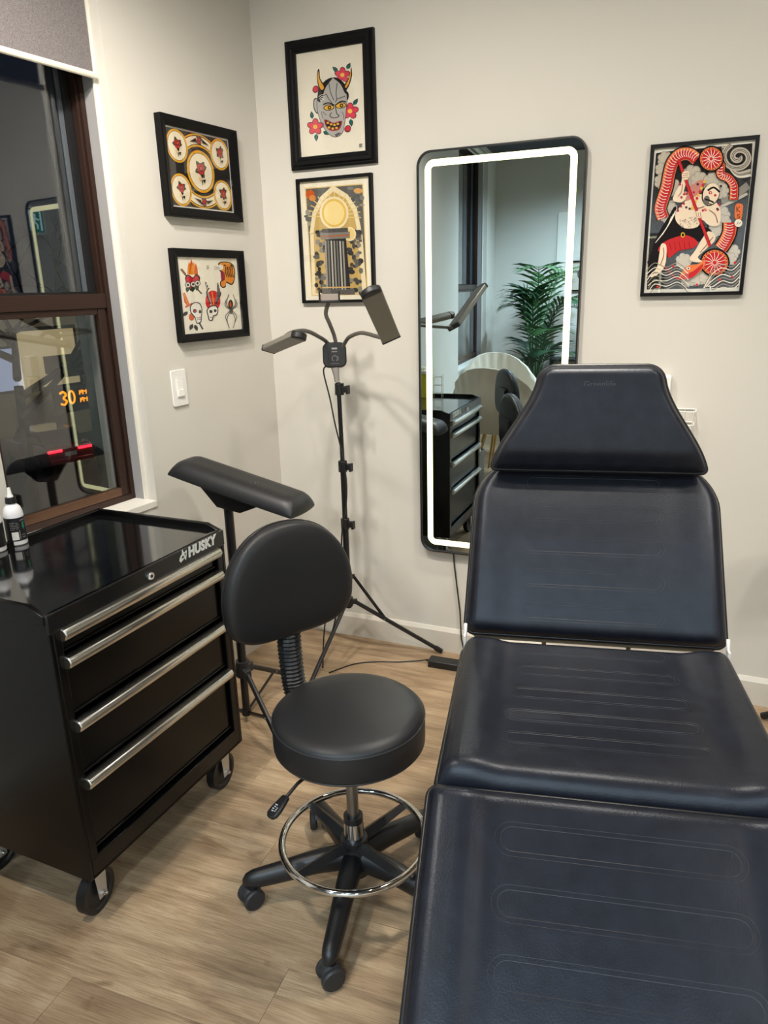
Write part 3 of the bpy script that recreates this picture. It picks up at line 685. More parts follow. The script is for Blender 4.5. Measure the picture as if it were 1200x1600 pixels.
snake([(870, 830), (865, 910), (830, 990), (790, 1050)], 86, 9)
coil(740, 1170, 108)
# robe, cloth and wrestler
P_.poly([(420, 680), (360, 760), (300, 850), (240, 960), (200, 1080), (170, 1170), (330, 1120), (450, 1010), (620, 980), (720, 900), (620, 850), (470, 830)], BK, 3)
for k in range(4): P_.stroke([(430-k*16, 700+k*22), (380-k*14, 800+k*20), (300-k*20, 920+k*22)], 5, WH)
P_.poly([(300, 990), (420, 940), (520, 930), (605, 990), (560, 1040), (440, 1060), (370, 1115), (345, 1110), (330, 1050), (260, 1060)], SN, 2)
for k in range(5): P_.stroke([(360+k*42, 985), (375+k*40, 1050)], 4, (120, 22, 30), 0)
P_.poly([(290, 1000), (330, 1005), (335, 1080), (318, 1190), (260, 1260), (200, 1285), (195, 1262), (250, 1200), (270, 1100)], SK, 3)
P_.poly([(690, 900), (745, 930), (740, 985), (660, 1060), (600, 1120), (640, 1160), (570, 1160), (530, 1130), (580, 1060), (640, 960)], SK, 3)
P_.poly([(430, 720), (480, 660), (560, 600), (650, 590), (760, 660), (795, 740), (780, 850), (700, 850), (640, 800), (600, 860), (500, 870), (430, 820), (412, 760)], SK, 3)
P_.poly([(395, 630), (420, 560), (470, 480), (480, 410), (530, 395), (536, 440), (510, 490), (490, 570), (520, 600), (470, 650)], SK, 3)
P_.poly([(540, 530), (600, 480), (660, 470), (640, 560), (560, 620), (500, 640), (520, 580)], (196, 130, 120), 2)
random.seed(5)
for k in range(26): P_.ell(random.choice((1, 0))*180+random.uniform(430, 640), random.uniform(500, 730), 11, 11, random.choice([(176, 50, 70), (70, 56, 60), (212, 120, 110)]), n=10)
for k in range(46): P_.ell(random.uniform(450, 600), random.uniform(770, 860), 5, 4, (150, 140, 130), n=6)
P_.ell(715, 592, 72, 98, BK, .35); P_.ell(718, 588, 66, 92, SK, .35)
P_.ell(680, 640, 26, 40, (110, 104, 100), .2); P_.stroke([(690, 560), (740, 535), (790, 575)], 16, BK); P_.ell(712, 578, 15, 13, SN); P_.ell(714, 578, 6, 6, WH, n=8); P_.ell(752, 600, 12, 10, SN); P_.stroke([(668, 630), (700, 640), (740, 660)], 14, BK); P_.stroke([(690, 665), (720, 672)], 8, BK, 0)
for k in range(9): P_.ell(665-k*13, 485+k*27, 12, 12, ((228, 178, 52), SN)[k % 2], n=10)
for pts in ([(440, 600), (470, 560), (480, 500)], [(700, 720), (750, 760), (770, 830)], [(620, 1080), (680, 1010), (730, 950)], [(280, 1180), (310, 1100), (310, 1030)], [(560, 640), (600, 700), (660, 690)]): P_.stroke(pts, 5, (120, 60, 50))
P_.stroke([(448, 300), (560, 620), (705, 1030)], 26, (150, 26, 32), 0); P_.stroke([(446, 300), (558, 620), (703, 1030)], 19, SN, 0)
P_.ell(505, 430, 32, 36, SK); P_.ell(615, 755, 40, 32, SK)
for k in range(3): P_.stroke([(480, 415+k*16), (530, 410+k*16)], 4, (150, 90, 70), 0); P_.stroke([(590+k*18, 735), (600+k*16, 780)], 4, (150, 90, 70), 0)
P_.ell(478, 925, 18, 22, (222, 178, 60)); P_.ell(478, 925, 11, 14, BK)
# serpent head and tongue
P_.poly([(470, 1240), (520, 1190), (600, 1180), (650, 1150), (660, 1190), (600, 1260), (540, 1300), (480, 1290), (440, 1300)], SO, 3); P_.poly([(480, 1270), (560, 1240), (640, 1180), (630, 1220), (560, 1290), (500, 1310), (440, 1305)], SN, 3)
P_.ell(520, 1215, 16, 12, WH); P_.ell(520, 1215, 7, 8, BK, n=10); P_.stroke([(460, 1305), (410, 1295), (360, 1240), (320, 1200)], 7, SN)
# waves
for k in range(9):
    y = 1180+k*24; P_.stroke([(150+k*4, y+60), (230, y-20+(k % 3)*18), (330, y+20), (430, y-15), (520, y+60)], 6, WH if k % 2 else CLS)
for k in range(8):
    y = 1180+k*28; P_.stroke([(640+k*8, 1395-k*4), (720, y+60), (800, y+10), (880, y+30), (945, y-30)], 7, WH if k % 2 else CLS)
for x, y in ((390, 1195), (255, 1370), (905, 1175), (880, 1300), (590, 1360), (780, 1320)): P_.ell(x, y, 12, 10, SN, n=10)
# artist seal
P_.poly([(915, 690), (940, 672), (968, 680), (978, 700), (965, 800), (945, 815), (912, 800), (908, 760)], SO, 2); P_.ell(938, 838, 32, 32, WH); P_.stroke([(925, 850), (938, 825), (940, 850), (955, 830)], 5, K, 0)
P_.stroke([(926, 700), (928, 745)], 6, K, 0); P_.stroke([(952, 700), (928, 722), (954, 746)], 6, K, 0); P_.stroke([(952, 765), (930, 768), (934, 780), (950, 782), (950, 796), (926, 796)], 6, K, 0)
picture('framed_picture', 'black framed print of a wrestler with red serpent beside the lit mirror', MBW @ Matrix.Translation((1.6115, 1.6785, .001)), w, h, bw, .018, prof_flat(bw, .018), P_, mat('poster_paper', (236, 231, 218), .7))

# ------------------------------------------------------------------ light switch
t = thing('light_switch', 'white paddle light switch plate between flash picture and window', 'light switch', M=MLW @ Matrix.Translation((-.567, 1.172, .001)))
b = MB(); b.prism(rrect(.074, .128, .006, 4), 0, .006); b.build('wall_plate', M_white, t, bevel=.0015)
b = MB(); b.ring(rrect(.036, .070, .003, 3), rrect(.031, .065, .002, 3), .006, .0075); b.build('switch_bezel', M_white, t)
b = MB(); b.box(-.0145, .0145, -.030, .031, .005, .009); b.box(-.0145, .0145, -.030, -.006, .009, .0125); b.build('paddle', mat('white_paddle', (240, 238, 232), .3), t, bevel=.001)
for s in (-1, 1): b = MB(); b.lathe([(0, .0075), (.0028, .007), (.003, .006)], 10, M=Matrix.Translation((0, s*.049, 0))); b.build('screw', M_white, t)
#@@PART3
# ------------------------------------------------------------------ rolling tool cabinet
CY = math.atan2(.078, .997)
cab = thing('tool_cabinet', 'glossy black four drawer rolling tool cabinet under the window', 'tool cabinet', (.341, -1.345, 0), CY)
HW, HD, Z0, Z1 = .315, .235, .145, .862
def part(mb, name, m, par, **k): return mb.build(name, m, par, **k)
for s in (-1, 1):
    b = MB(); b.box(-HD, HD, min(s*HW, s*(HW-.012)), max(s*HW, s*(HW-.012)), Z0, Z1-.018); b.box(HD-.014, HD, min(s*(HW-.012), s*(HW-.034)), max(s*(HW-.012), s*(HW-.034)), Z0+.05, Z1-.06)
    part(b, 'side_panel', M_cab, cab, bevel=.002)
b = MB(); b.box(-HD, -HD+.01, -HW+.012, HW-.012, Z0, Z1-.018); part(b, 'back_panel', M_cab, cab)
b = MB(); b.box(-HD, HD, -HW+.012, HW-.012, Z0, Z0+.012); b.box(HD-.02, HD, -HW+.012, HW-.012, Z0, Z0+.056); part(b, 'base_rail', M_cab, cab, bevel=.002)
b = MB(); b.box(-HD+.012, HD-.002, -HW+.012, HW-.012, Z1-.030, Z1-.016); part(b, 'top_tray', M_gloss, cab, bevel=.001)
# raised lip round the back and both ends, front corners cut back
b = MB()
b.box(-HD-.003, -HD+.014, -HW-.003, HW+.003, Z1-.04, Z1)
for s in (-1, 1):
    y0, y1 = sorted((s*(HW+.003), s*(HW-.012)))
    b.prism([(-HD, Z1-.04), (HD-.005, Z1-.04), (HD-.005, Z1-.018), (HD-.05, Z1), (-HD, Z1)], y0, y1, M=Matrix(((1, 0, 0, 0), (0, 0, 1, 0), (0, 1, 0, 0), (0, 0, 0, 1))))
part(b, 'tray_lip', M_cab, cab, bevel=.002)
fas = MB(); fas.box(HD-.012, HD+.003, -HW, HW, Z1-.062, Z1-.016); fas = part(fas, 'front_fascia', mat('fascia_black', (14, 14, 16), .3), cab, bevel=.003)
FM = frameM((HD+.0032, 0, 0), (0, 1, 0), (0, 0, 1), (1, 0, 0))
b = MB(); text_mesh(b, 'HUSKY', .036, .001, FM @ Matrix.Translation((.213, .829, 0)), bold=.0020, spacing=1.06, shear=.10)
M_logo = mat('logo_white', (226, 228, 224), .4); part(b, 'brand_lettering', M_logo, fas, smooth=0)
b = MB()   # dog-head emblem
for poly, mi in (([(0, .2), (.12, .42), (.38, .62), (.45, 1.0), (.62, .66), (.98, .78), (.86, .3), (.74, .0), (.62, .22), (.30, .08), (.14, .0)], 0), ([(.2, .3), (.42, .5), (.58, .36), (.40, .24), (.34, .34)], 1), ([(.64, .60), (.80, .62), (.70, .30)], 1)):
    b.prism([((x-1)*.034, (y-.45)*.034) for x, y in poly], .0002 if not mi else .0004, .0009 if not mi else .0012, mi, FM @ Matrix.Translation((.150, .829, 0)))
part(b, 'brand_emblem', [M_logo, mat('emblem_black', (14, 14, 16), .4)], fas, smooth=0)
b = MB(); b.lathe([(.0105, 0), (.0105, .006), (.009, .009), (.005, .009), (.0045, .007), (0, .007)], 20, M=FM @ Matrix.Translation((.0, .822, 0)))
lk = part(b, 'lock', M_chrome, fas); b = MB(); b.box(-.0006, .0006, -.004, .004, .007, .0098, M=FM @ Matrix.Translation((.0, .822, 0))); part(b, 'keyhole', M_blk, lk)
for zt, z0 in ((.790, .742), (.722, .585), (.560, .425), (.405, .215)):
    b = MB(); b.box(HD-.30, HD-.012, -HW+.036, HW-.036, z0, zt-.008); b.box(HD-.016, HD-.008, -HW+.036, HW-.036, z0, z0+.006)
    d = part(b, 'drawer', M_cab, cab, bevel=.002)
    b = MB(); prof = [(-.010, -.016), (.004, -.018), (.016, -.012), (.021, 0), (.016, .011), (.004, .014), (-.010, .012)]; n = len(prof)
    vs = [(HD+dx, y, zt+dz) for y in (-.286, .280) for dx, dz in prof]
    b.add(vs, [tuple(range(n)), tuple(range(n, 2*n))]+[(i, (i+1) % n, n+(i+1) % n, n+i) for i in range(n)])
    part(b, 'handle', M_alu, d, smooth=50, bevel=.003)
def caster(par, x, y, rz):
    M = Matrix.Translation((x, y, 0)) @ Matrix.Rotation(rz, 4, 'Z'); r = .057
    A = M @ Matrix.Translation((0, 0, r)) @ Matrix.Rotation(PI/2, 4, 'Y')      # wheel axis along local x
    b = MB(); b.lathe([(.012, -.012), (r*.72, -.010), (r*.8, -.014), (r, -.013), (r, .013), (r*.8, .014), (r*.72, .010), (.012, .012)], 36, M=A); w = b.build('caster_wheel', M_blk, par)
    b = MB()
    for s in (-1, 1):
        b.add([(s*.021, -.022, .145), (s*.021, .022, .145), (s*.021, .014, r-.013), (s*.021, -.014, r-.013), (s*.0235, -.022, .145), (s*.0235, .022, .145), (s*.0235, .014, r-.013), (s*.0235, -.014, r-.013)],
              [(0, 1, 2, 3), (4, 7, 6, 5), (0, 4, 5, 1), (2, 6, 7, 3), (1, 5, 6, 2), (0, 3, 7, 4)], 0, M)
    b.box(-.0235, .0235, -.026, .026, .138, .145, M=M); b.build('caster_fork', M_zinc, par, smooth=0, bevel=.001)
    b = MB(); b.tube([(-.03, 0, r), (.024, 0, r)], .004, 10, M=M); b.tube([(.0235, 0, r), (.030, 0, r)], .0075, 6, M=M); b.tube([(.030, 0, r), (.035, 0, r)], .0042, 10, M=M); b.build('caster_bolt', M_chrome, w)
caster(cab, HD-.055, -.262, .12); caster(cab, HD-.055, .262, .05); caster(cab, -HD+.055, -.262, 0); caster(cab, -HD+.055, .262, 0)

# bottles on the cabinet top
M_lab = mat('label_black', (22, 22, 24), .45)
def bottle(label, x, y, z, rot, group):
    t = thing('squeeze_bottle', label, 'bottle', (x, y, z), rot)
    r = .0255
    b = MB(); b.lathe([(r-.003, 0), (r, .003), (r, .083), (r*.96, .094), (r*.80, .106), (r*.55, .113), (.012, .116), (.012, .119)], 32); b.build('bottle_body', mat('white_bottle', (232, 230, 232), .35), t)
    b = MB(); b.lathe([(r+.0002, .014), (r+.0006, .0142), (r+.0006, .0785), (r+.0002, .079)], 40); lb = b.build('label', M_lab, t)
    b = MB(); b.lathe([(.0145, .117), (.0148, .121), (.0135, .133), (.010, .134)], 24); b.build('cap', M_blk, t)
    b = MB(); b.lathe([(.0085, .133), (.0078, .139), (.0055, .143), (.0050, .152), (.0042, .155), (.0040, .160), (0, .160)], 18); b.build('nozzle', M_white, t)
    def patch(mb, a0, a1, z0, z1, m, k=6, lift=.0010):
        vs = [((r+lift)*math.cos(math.radians(a0+(a1-a0)*i/k)), (r+lift)*math.sin(math.radians(a0+(a1-a0)*i/k)), zz) for zz in (z0, z1) for i in range(k+1)]
        mb.add(vs, [(i, i+1, k+2+i, k+1+i) for i in range(k)], m)
    b = MB(); patch(b, -24, 14, .0175, .040, 0)
    for j in range(5):
        patch(b, -30, -5+6*(j % 3), .046+j*.005, .0475+j*.005, 1, lift=.0008); patch(b, 4, 18+5*(j % 2), .048+j*.004, .0493+j*.004, 1, lift=.0008)
    patch(b, 20, 24, .018, .044, 1); patch(b, 34, 54, .022, .0245, 1); patch(b, 34, 54, .029, .031, 1); patch(b, 30, 58, .070, .0725, 1)
    patch(b, 44, 52, .046, .066, 2); patch(b, 40, 56, .052, .056, 2); patch(b, 47, 56, .060, .063, 2)
    b.build('label_print', [M_white, mat('label_grey', (128, 130, 132), .5), mat('label_green', (40, 140, 104), .5)], lb, smooth=0, recalc=False)
    return t
bottle('white squeeze bottle with black label and white square on the tool cabinet', .108, -1.350, Z1-.016, math.radians(-36), None)
bottle('white squeeze bottle with black cap standing behind the labelled bottle on cabinet', .108, -1.415, Z1-.016, math.radians(-70), None)
# sharps box, wire rack and dish at the far end of the cabinet top (seen in the mirror)
t = thing('sharps_container', 'yellow plastic sharps container with white lid on the tool cabinet', 'container', (.235, -1.600, Z1-.016), CY)
b = MB(); b.prism(rrect(.11, .11, .015, 4), 0, .145); b.build('container_body', mat('sharps_yellow', (214, 200, 60), .35), t, bevel=.003)
b = MB(); b.prism(rrect(.118, .118, .016, 4), .145, .165); b.prism(rrect(.07, .05, .012, 4), .165, .183); b.build('lid', mat('clear_lid', (226, 226, 210), .2), t, bevel=.003)
t = thing('wire_rack', 'white wire rack beside the yellow sharps container on the cabinet', 'rack', (.335, -1.632, Z1-.016), CY)
for zz in (.02, .07, .12): b = MB(); b.tube([(x, y, zz) for x, y in rrect(.06, .032, .010, 4)], .0016, 6, closed=True); b.build('wire_loop', M_whitem, t)
for sx in (-1, 1):
    for sy in (-1, 1): b = MB(); b.tube([(sx*.029, sy*.014, 0), (sx*.029, sy*.014, .135)], .0016, 6); b.build('wire_post', M_whitem, t)

# ------------------------------------------------------------------ two-headed task light on tripod stand
def tripod_leg(par, p0, p1, r, brace_from=None, frac=.4, m=M_bmet):
    b = MB(); b.tube([p0, p1], r, 10); l = b.build('leg', m, par)
    d = (Vector(p1)-Vector(p0)).normalized(); b = MB(); b.tube([Vector(p1)-d*.03, Vector(p1)+d*.001], [r*1.35, r*1.25], 10); b.build('rubber_foot', M_blk, l)
    if brace_from is not None:
        q = Vector(p0)+(Vector(p1)-Vector(p0))*frac; b = MB(); b.tube([brace_from, q], .0065, 4, sx=.5); br = b.build('leg_brace', m, par)
        b = MB(); b.tube([q+Vector((0, -.011, 0)), q+Vector((0, .011, 0))], .004, 8); b.build('rivet', M_steel, br)
PX, PY = .432, -.170
t = thing('task_light', 'black tripod task light with two bar heads and phone clamp in corner', 'lamp', (PX, PY, 0))
def zz(*p): return (p[0]-PX, p[1]-PY, p[2])
b = MB(); b.tube([(0, 0, .236), (0, 0, .62)], .0125, 14); b.build('lower_pole', M_bmet, t)
b = MB(); b.tube([(0, 0, .62), (0, 0, .86)], .0105, 14); b.build('middle_pole', M_bmet, t)
b = MB(); b.tube([(0, 0, .86), (-.004, 0, 1.16)], .0085, 14); b.build('upper_pole', M_bmet, t)
for z in (.60, .835, 1.135):
    b = MB(); b.tube([(0, 0, z-.022), (0, 0, z+.022)], .0175, 14); b.box(.012, .030, -.009, .009, z-.012, z+.012); c = b.build('clamp_collar', M_blk, t, bevel=.002)
    b = MB(); b.tube([(.028, -.004, z), (.040, -.008, z)], .004, 8); b.box(.036, .045, -.016, .004, z-.016, z+.016); b.build('clamp_knob', M_blk, c, bevel=.003)
for z, hh in ((.262, .018), (.372, .016)):
    b = MB(); b.tube([(0, 0, z-hh), (0, 0, z+hh)], .019, 14); b.build('leg_hub', M_blk, t)
foot = Vector((.755, .040, .008)); a0 = math.atan2(foot.y-PY, foot.x-PX); R_ = math.hypot(foot.y-PY, foot.x-PX)
for k in range(3):
    a = a0+k*2*PI/3; dx, dy = math.cos(a), math.sin(a)
    b = MB(); b.box(.012, .036, -.008, .008, .252, .270, M=Matrix.Rotation(a, 4, 'Z')); b.build('leg_bracket', M_blk, t)
    b = MB(); b.box(.012, .030, -.007, .007, .365, .380, M=Matrix.Rotation(a, 4, 'Z')); b.build('brace_bracket', M_blk, t)
    tripod_leg(t, (dx*.03, dy*.03, .258), (dx*R_, dy*R_, .010), .0085, (dx*.026, dy*.026, .37), .34)
# control head
HC = Vector(zz(.420, -.175, 1.262))
tocam = Vector((CAM.x-.42, CAM.y+.175, 0)).normalized(); sidev = Vector((-tocam.y, tocam.x, 0))
tilt = (tocam+Vector((0, 0, .12))).normalized(); upv = tilt.cross(sidev)*1
HMx = frameM(HC, sidev, upv, tilt)
b = MB(); b.prism(rrect(.088, .092, .024, 6), -.022, .010); hd = b.build('control_box', M_blk, t, bevel=.004)
for v in hd.data.vertices: v.co = HMx @ v.co
b = MB(); b.prism(rrect(.09, .094, .024, 6), -.034, -.022, M=HMx); b.build('control_box_back', mat('grey_back', (168, 164, 156), .45), hd, bevel=.003)
b = MB(); arc = [(.010*math.cos(math.radians(a)), -.013+.010*math.sin(math.radians(a)), .0105) for a in range(-60, 241, 20)]
b.tube(arc, .0007, 5, M=HMx); arc = [(.014*math.cos(math.radians(a)), -.013+.014*math.sin(math.radians(a)), .0105) for a in range(-40, 60, 20)]; b.tube(arc, .0004, 5, M=HMx)
b.box(-.010, .010, .020, .026, .0101, .0107, M=HMx)
for k in range(6): b.box(-.010+k*.0035, -.008+k*.0035, .010, .013, .0101, .0107, M=HMx)
b.box(-.015, .015, -.032, -.0313, .0101, .0107, M=HMx); b.build('dial_marks', mat('dial_print', (150, 150, 148), .5), hd, smooth=0)
b = MB(); b.tube([HC+Vector((0, 0, -.046)), HC+Vector((.004, 0, -.075)), HC+Vector((.006, 0, -.10))], [.016, .011, .010], 14); b.build('head_mount', mat('grey_mount', (150, 146, 140), .4), t)
def goose(pts, r=.0072, name='gooseneck'):
    b = MB(); b.tube(smooth_path([zz(*p) for p in pts], 8), r, 10); return b.build(name, M_greyd, t)
def barhead(c, ax, nrm, ln=.175, wd=.052, th=.020):
    c = Vector(zz(*c)); ax = Vector(ax).normalized(); nrm = Vector(nrm); nrm = (nrm-ax*nrm.dot(ax)).normalized(); sd = nrm.cross(ax)
    M = frameM(c, ax, sd, nrm)
    b = MB(); b.box(-ln/2+.028, ln/2-.008, -wd/2, wd/2, -th/2, th/2, M=M); h = b.build('light_head', M_grey, t, bevel=.004)
    b = MB(); b.box(-ln/2+.028, ln/2-.012, -wd/2+.005, wd/2-.005, -th/2-.0012, -th/2-.0002, M=M); b.build('diffuser', mat('lamp_diffuser', (44, 44, 46), .35), h)
    n = 8; poly = [(-ln/2+.028, -wd/2-.001), (-ln/2+.028, wd/2+.001)]+[(-ln/2+.028-(.026)*math.sin(PI*k/n), (wd/2+.001)*math.cos(PI*k/n)) for k in range(1, n)]
    b = MB(); b.prism(poly, -th/2-.001, th/2+.001, M=M); b.build('end_cap', M_blk, h, bevel=.004)
    b = MB(); b.box(ln/2-.008, ln/2, -wd/2-.0005, wd/2+.0005, -th/2-.0005, th/2+.0005, M=M); b.build('end_cap', M_blk, h, bevel=.003)
goose([(.402, -.155, 1.278), (.386, -.172, 1.308), (.409, -.25, 1.331), (.453, -.40, 1.363), (.484, -.53, 1.365), (.481, -.58, 1.345)], .0072)
barhead((.5135, -.612, 1.3405), (-.265, .18, -.061), (-.1, -.35, -1), .325, .048)
goose([(.438, -.155, 1.278), (.466, -.168, 1.310), (.506, -.20, 1.331), (.567, -.22, 1.346), (.660, -.27, 1.337), (.724, -.305, 1.330)], .0072)
barhead((.7655, -.432, 1.4145), (-.073, .256, -.157), (.69, -.40, -.97), .325, .066)
goose([(.416, -.150, 1.278), (.416, -.165, 1.33), (.420, -.20, 1.378), (.419, -.22, 1.413), (.438, -.23, 1.449)], .0075)
PC = Vector(zz(.447, -.235, 1.470)); PM = frameM(PC, sidev, (0, 0, 1), tocam)
b = MB(); b.box(-.036, .036, -.019, -.010, -.008, .010, M=PM); b.box(-.038, -.032, -.019, .022, -.008, .014, M=PM); b.box(.032, .038, -.019, .022, -.008, .014, M=PM); pc = b.build('phone_clamp', M_blk, t, bevel=.002)
b = MB(); b.box(-.032, .032, -.010, .012, -.004, .004, M=PM); b.build('clamp_pad', mat('clamp_pad_grey', (150, 138, 130), .4), pc)
b = MB(); b.tube(smooth_path([HC+Vector((-.03, -.01, -.040)), HC+Vector((-.045, -.012, -.062)), (-.036, -.014, 1.10), (-.016, -.016, 1.0), (.014, -.014, .86), (.020, -.012, .72), (-.008, -.018, .55), (-.012, -.02, .38), (-.05, -.06, .30), (-.06, -.10, .16), (-.05, -.14, .012)], 6), .003, 6); b.build('power_cable', M_blk, t)
# adapter on the floor
t = thing('power_adapter', 'black power adapter brick lying on the wood floor by the wall', 'adapter', (.815, -.060, 0), math.radians(8))
b = MB(); b.prism(rrect(.13, .052, .006, 4), 0, .030); b.build('adapter_body', M_blk, t, bevel=.003)
b = MB(); b.tube([(-.063, .004, .016), (-.082, .004, .015)], [.006, .004], 8); b.build('strain_relief', M_blk, t)
b = MB(); b.tube(smooth_path([(-.080, .004, .015), (-.13, -.002, .005), (-.20, -.03, .003), (-.27, -.05, .003), (-.36, -.10, .003), (-.43, -.20, .003)], 6), .0026, 6); b.build('cable', M_blk, t)

# ------------------------------------------------------------------ armrest tripods
def armrest(label, x, y, rot=0, pad_head=math.radians(5.5)):
    t = thing('armrest_stand', label, 'armrest', (x, y, 0), rot)
    b = MB(); b.tube([(0, 0, .03), (0, 0, .24)], .0135, 14); b.build('lower_post', M_bmet, t)
    b = MB(); b.tube([(0, 0, .22), (0, 0, .84)], .0155, 16); b.build('post', M_bmet, t)
    b = MB(); b.tube([(0, 0, .185), (0, 0, .245)], .024, 18); hb = b.build('leg_hub', M_blk2, t)
    a0 = math.radians(-27); R_ = .335
    for k in range(3):
        a = a0+k*2*PI/3; dx, dy = math.cos(a), math.sin(a)
        b = MB(); b.box(.010, .046, -.013, .013, .188, .222, M=Matrix.Rotation(a, 4, 'Z')); b.build('leg_bracket', M_blk2, t, bevel=.002)
        tripod_leg(t, (dx*.038, dy*.038, .205), (dx*R_, dy*R_, .011), .0095)
        b = MB(); q = Vector((dx*(.038+.5*(R_-.038)), dy*(.038+.5*(R_-.038)), .108)); b.tube([(dx*.012, dy*.012, .04), q], .008, 4, sx=.45); s_ = b.build('spreader', M_bmet, t)
        b = MB(); b.tube([q+Vector((-dy*.012, dx*.012, 0)), q-Vector((-dy*.012, dx*.012, 0))], .004, 8); b.build('rivet', M_steel, s_)
    b = MB(); b.tube([(0, 0, .028), (0, 0, .052)], .017, 12); b.build('spreader_hub', M_blk, t)
    th = math.radians(13); ex = Vector((math.cos(pad_head)*math.cos(th), math.sin(pad_head)*math.cos(th), -math.sin(th)))
    ey = Vector((-math.sin(pad_head), math.cos(pad_head), 0)); ez = ex.cross(ey); ez = ez if ez.z > 0 else -ez
    pc = Vector((.022, .045, .862)); M = frameM(pc, ex, ey, ez)
    b = MB(); b.add([(-.13, -.066, .002), (.12, -.066, .002), (.045, -.064, -.050), (-.045, -.064, -.058), (-.13, -.02, .002), (.12, -.02, .002), (.045, -.03, -.050), (-.045, -.03, -.058)], [(0, 1, 2, 3), (4, 7, 6, 5), (0, 4, 5, 1), (2, 6, 7, 3), (0, 3, 7, 4), (1, 5, 6, 2)], 0, M)
    b.build('tilt_bracket', M_bmet, t, bevel=.002)
    b = MB(); b.tube([(-.0, -.02, .835), (0, .03, .835)], .008, 10); b.build('tilt_bolt', M_blk, t)
    L2, W2_, T_ = .247, .082, .052
    m = MB(); nu, nv = 29, 15; vs = []
    for top in (1, 0):
        for i in range(nu):
            for j in range(nv):
                u = -math.cos(PI*i/(nu-1)); v = -math.cos(PI*j/(nv-1))
                x = u*L2*(1-.03*v*v); y = v*W2_*(1-.05*u*u*u*u)
                du = min(1, (1-abs(u))*L2/.045); dv = min(1, (1-abs(v))*W2_/.05)
                z = (.006+(T_-.006)*math.sqrt(1-(1-du)**2)*math.sqrt(1-(1-dv)**2)) if top else 0
                vs.append((x, y, z))
    fs = []; q = nu*nv
    for i in range(nu-1):
        for j in range(nv-1):
            a = i*nv+j; fs.append((a, a+nv, a+nv+1, a+1)); fs.append((q+a, q+a+1, q+a+nv+1, q+a+nv))
    edge = [i*nv for i in range(nu)]+[(nu-1)*nv+j for j in range(1, nv)]+[i*nv+nv-1 for i in range(nu-2, -1, -1)]+[j for j in range(nv-2, 0, -1)]
    for i in range(len(edge)): a, c = edge[i], edge[(i+1) % len(edge)]; fs.append((a, c, q+c, q+a))
    m.add(vs, fs, 0, M); pd = m.build('arm_pad', M_vin, t, smooth=60)
    b = MB()
    for (px_, py_, r) in ((.062, -.018, .0022), (.066, -.010, .0016), (.052, -.030, .0012), (.12, -.048, .0014)): b.lathe([(r, 0), (r*.6, .0008), (0, .001)], 7, M=M @ Matrix.Translation((px_, py_, T_-.0006 if py_ > -.04 else T_-.004)))
    b.build('white_spots', M_white, pd)
    return t
armrest('black padded tattoo armrest on tripod stand beside the tool cabinet', .338, -.742)
armrest('black padded tattoo armrest on tripod stand on the far side of the chair', 2.29, -.03, math.radians(185))

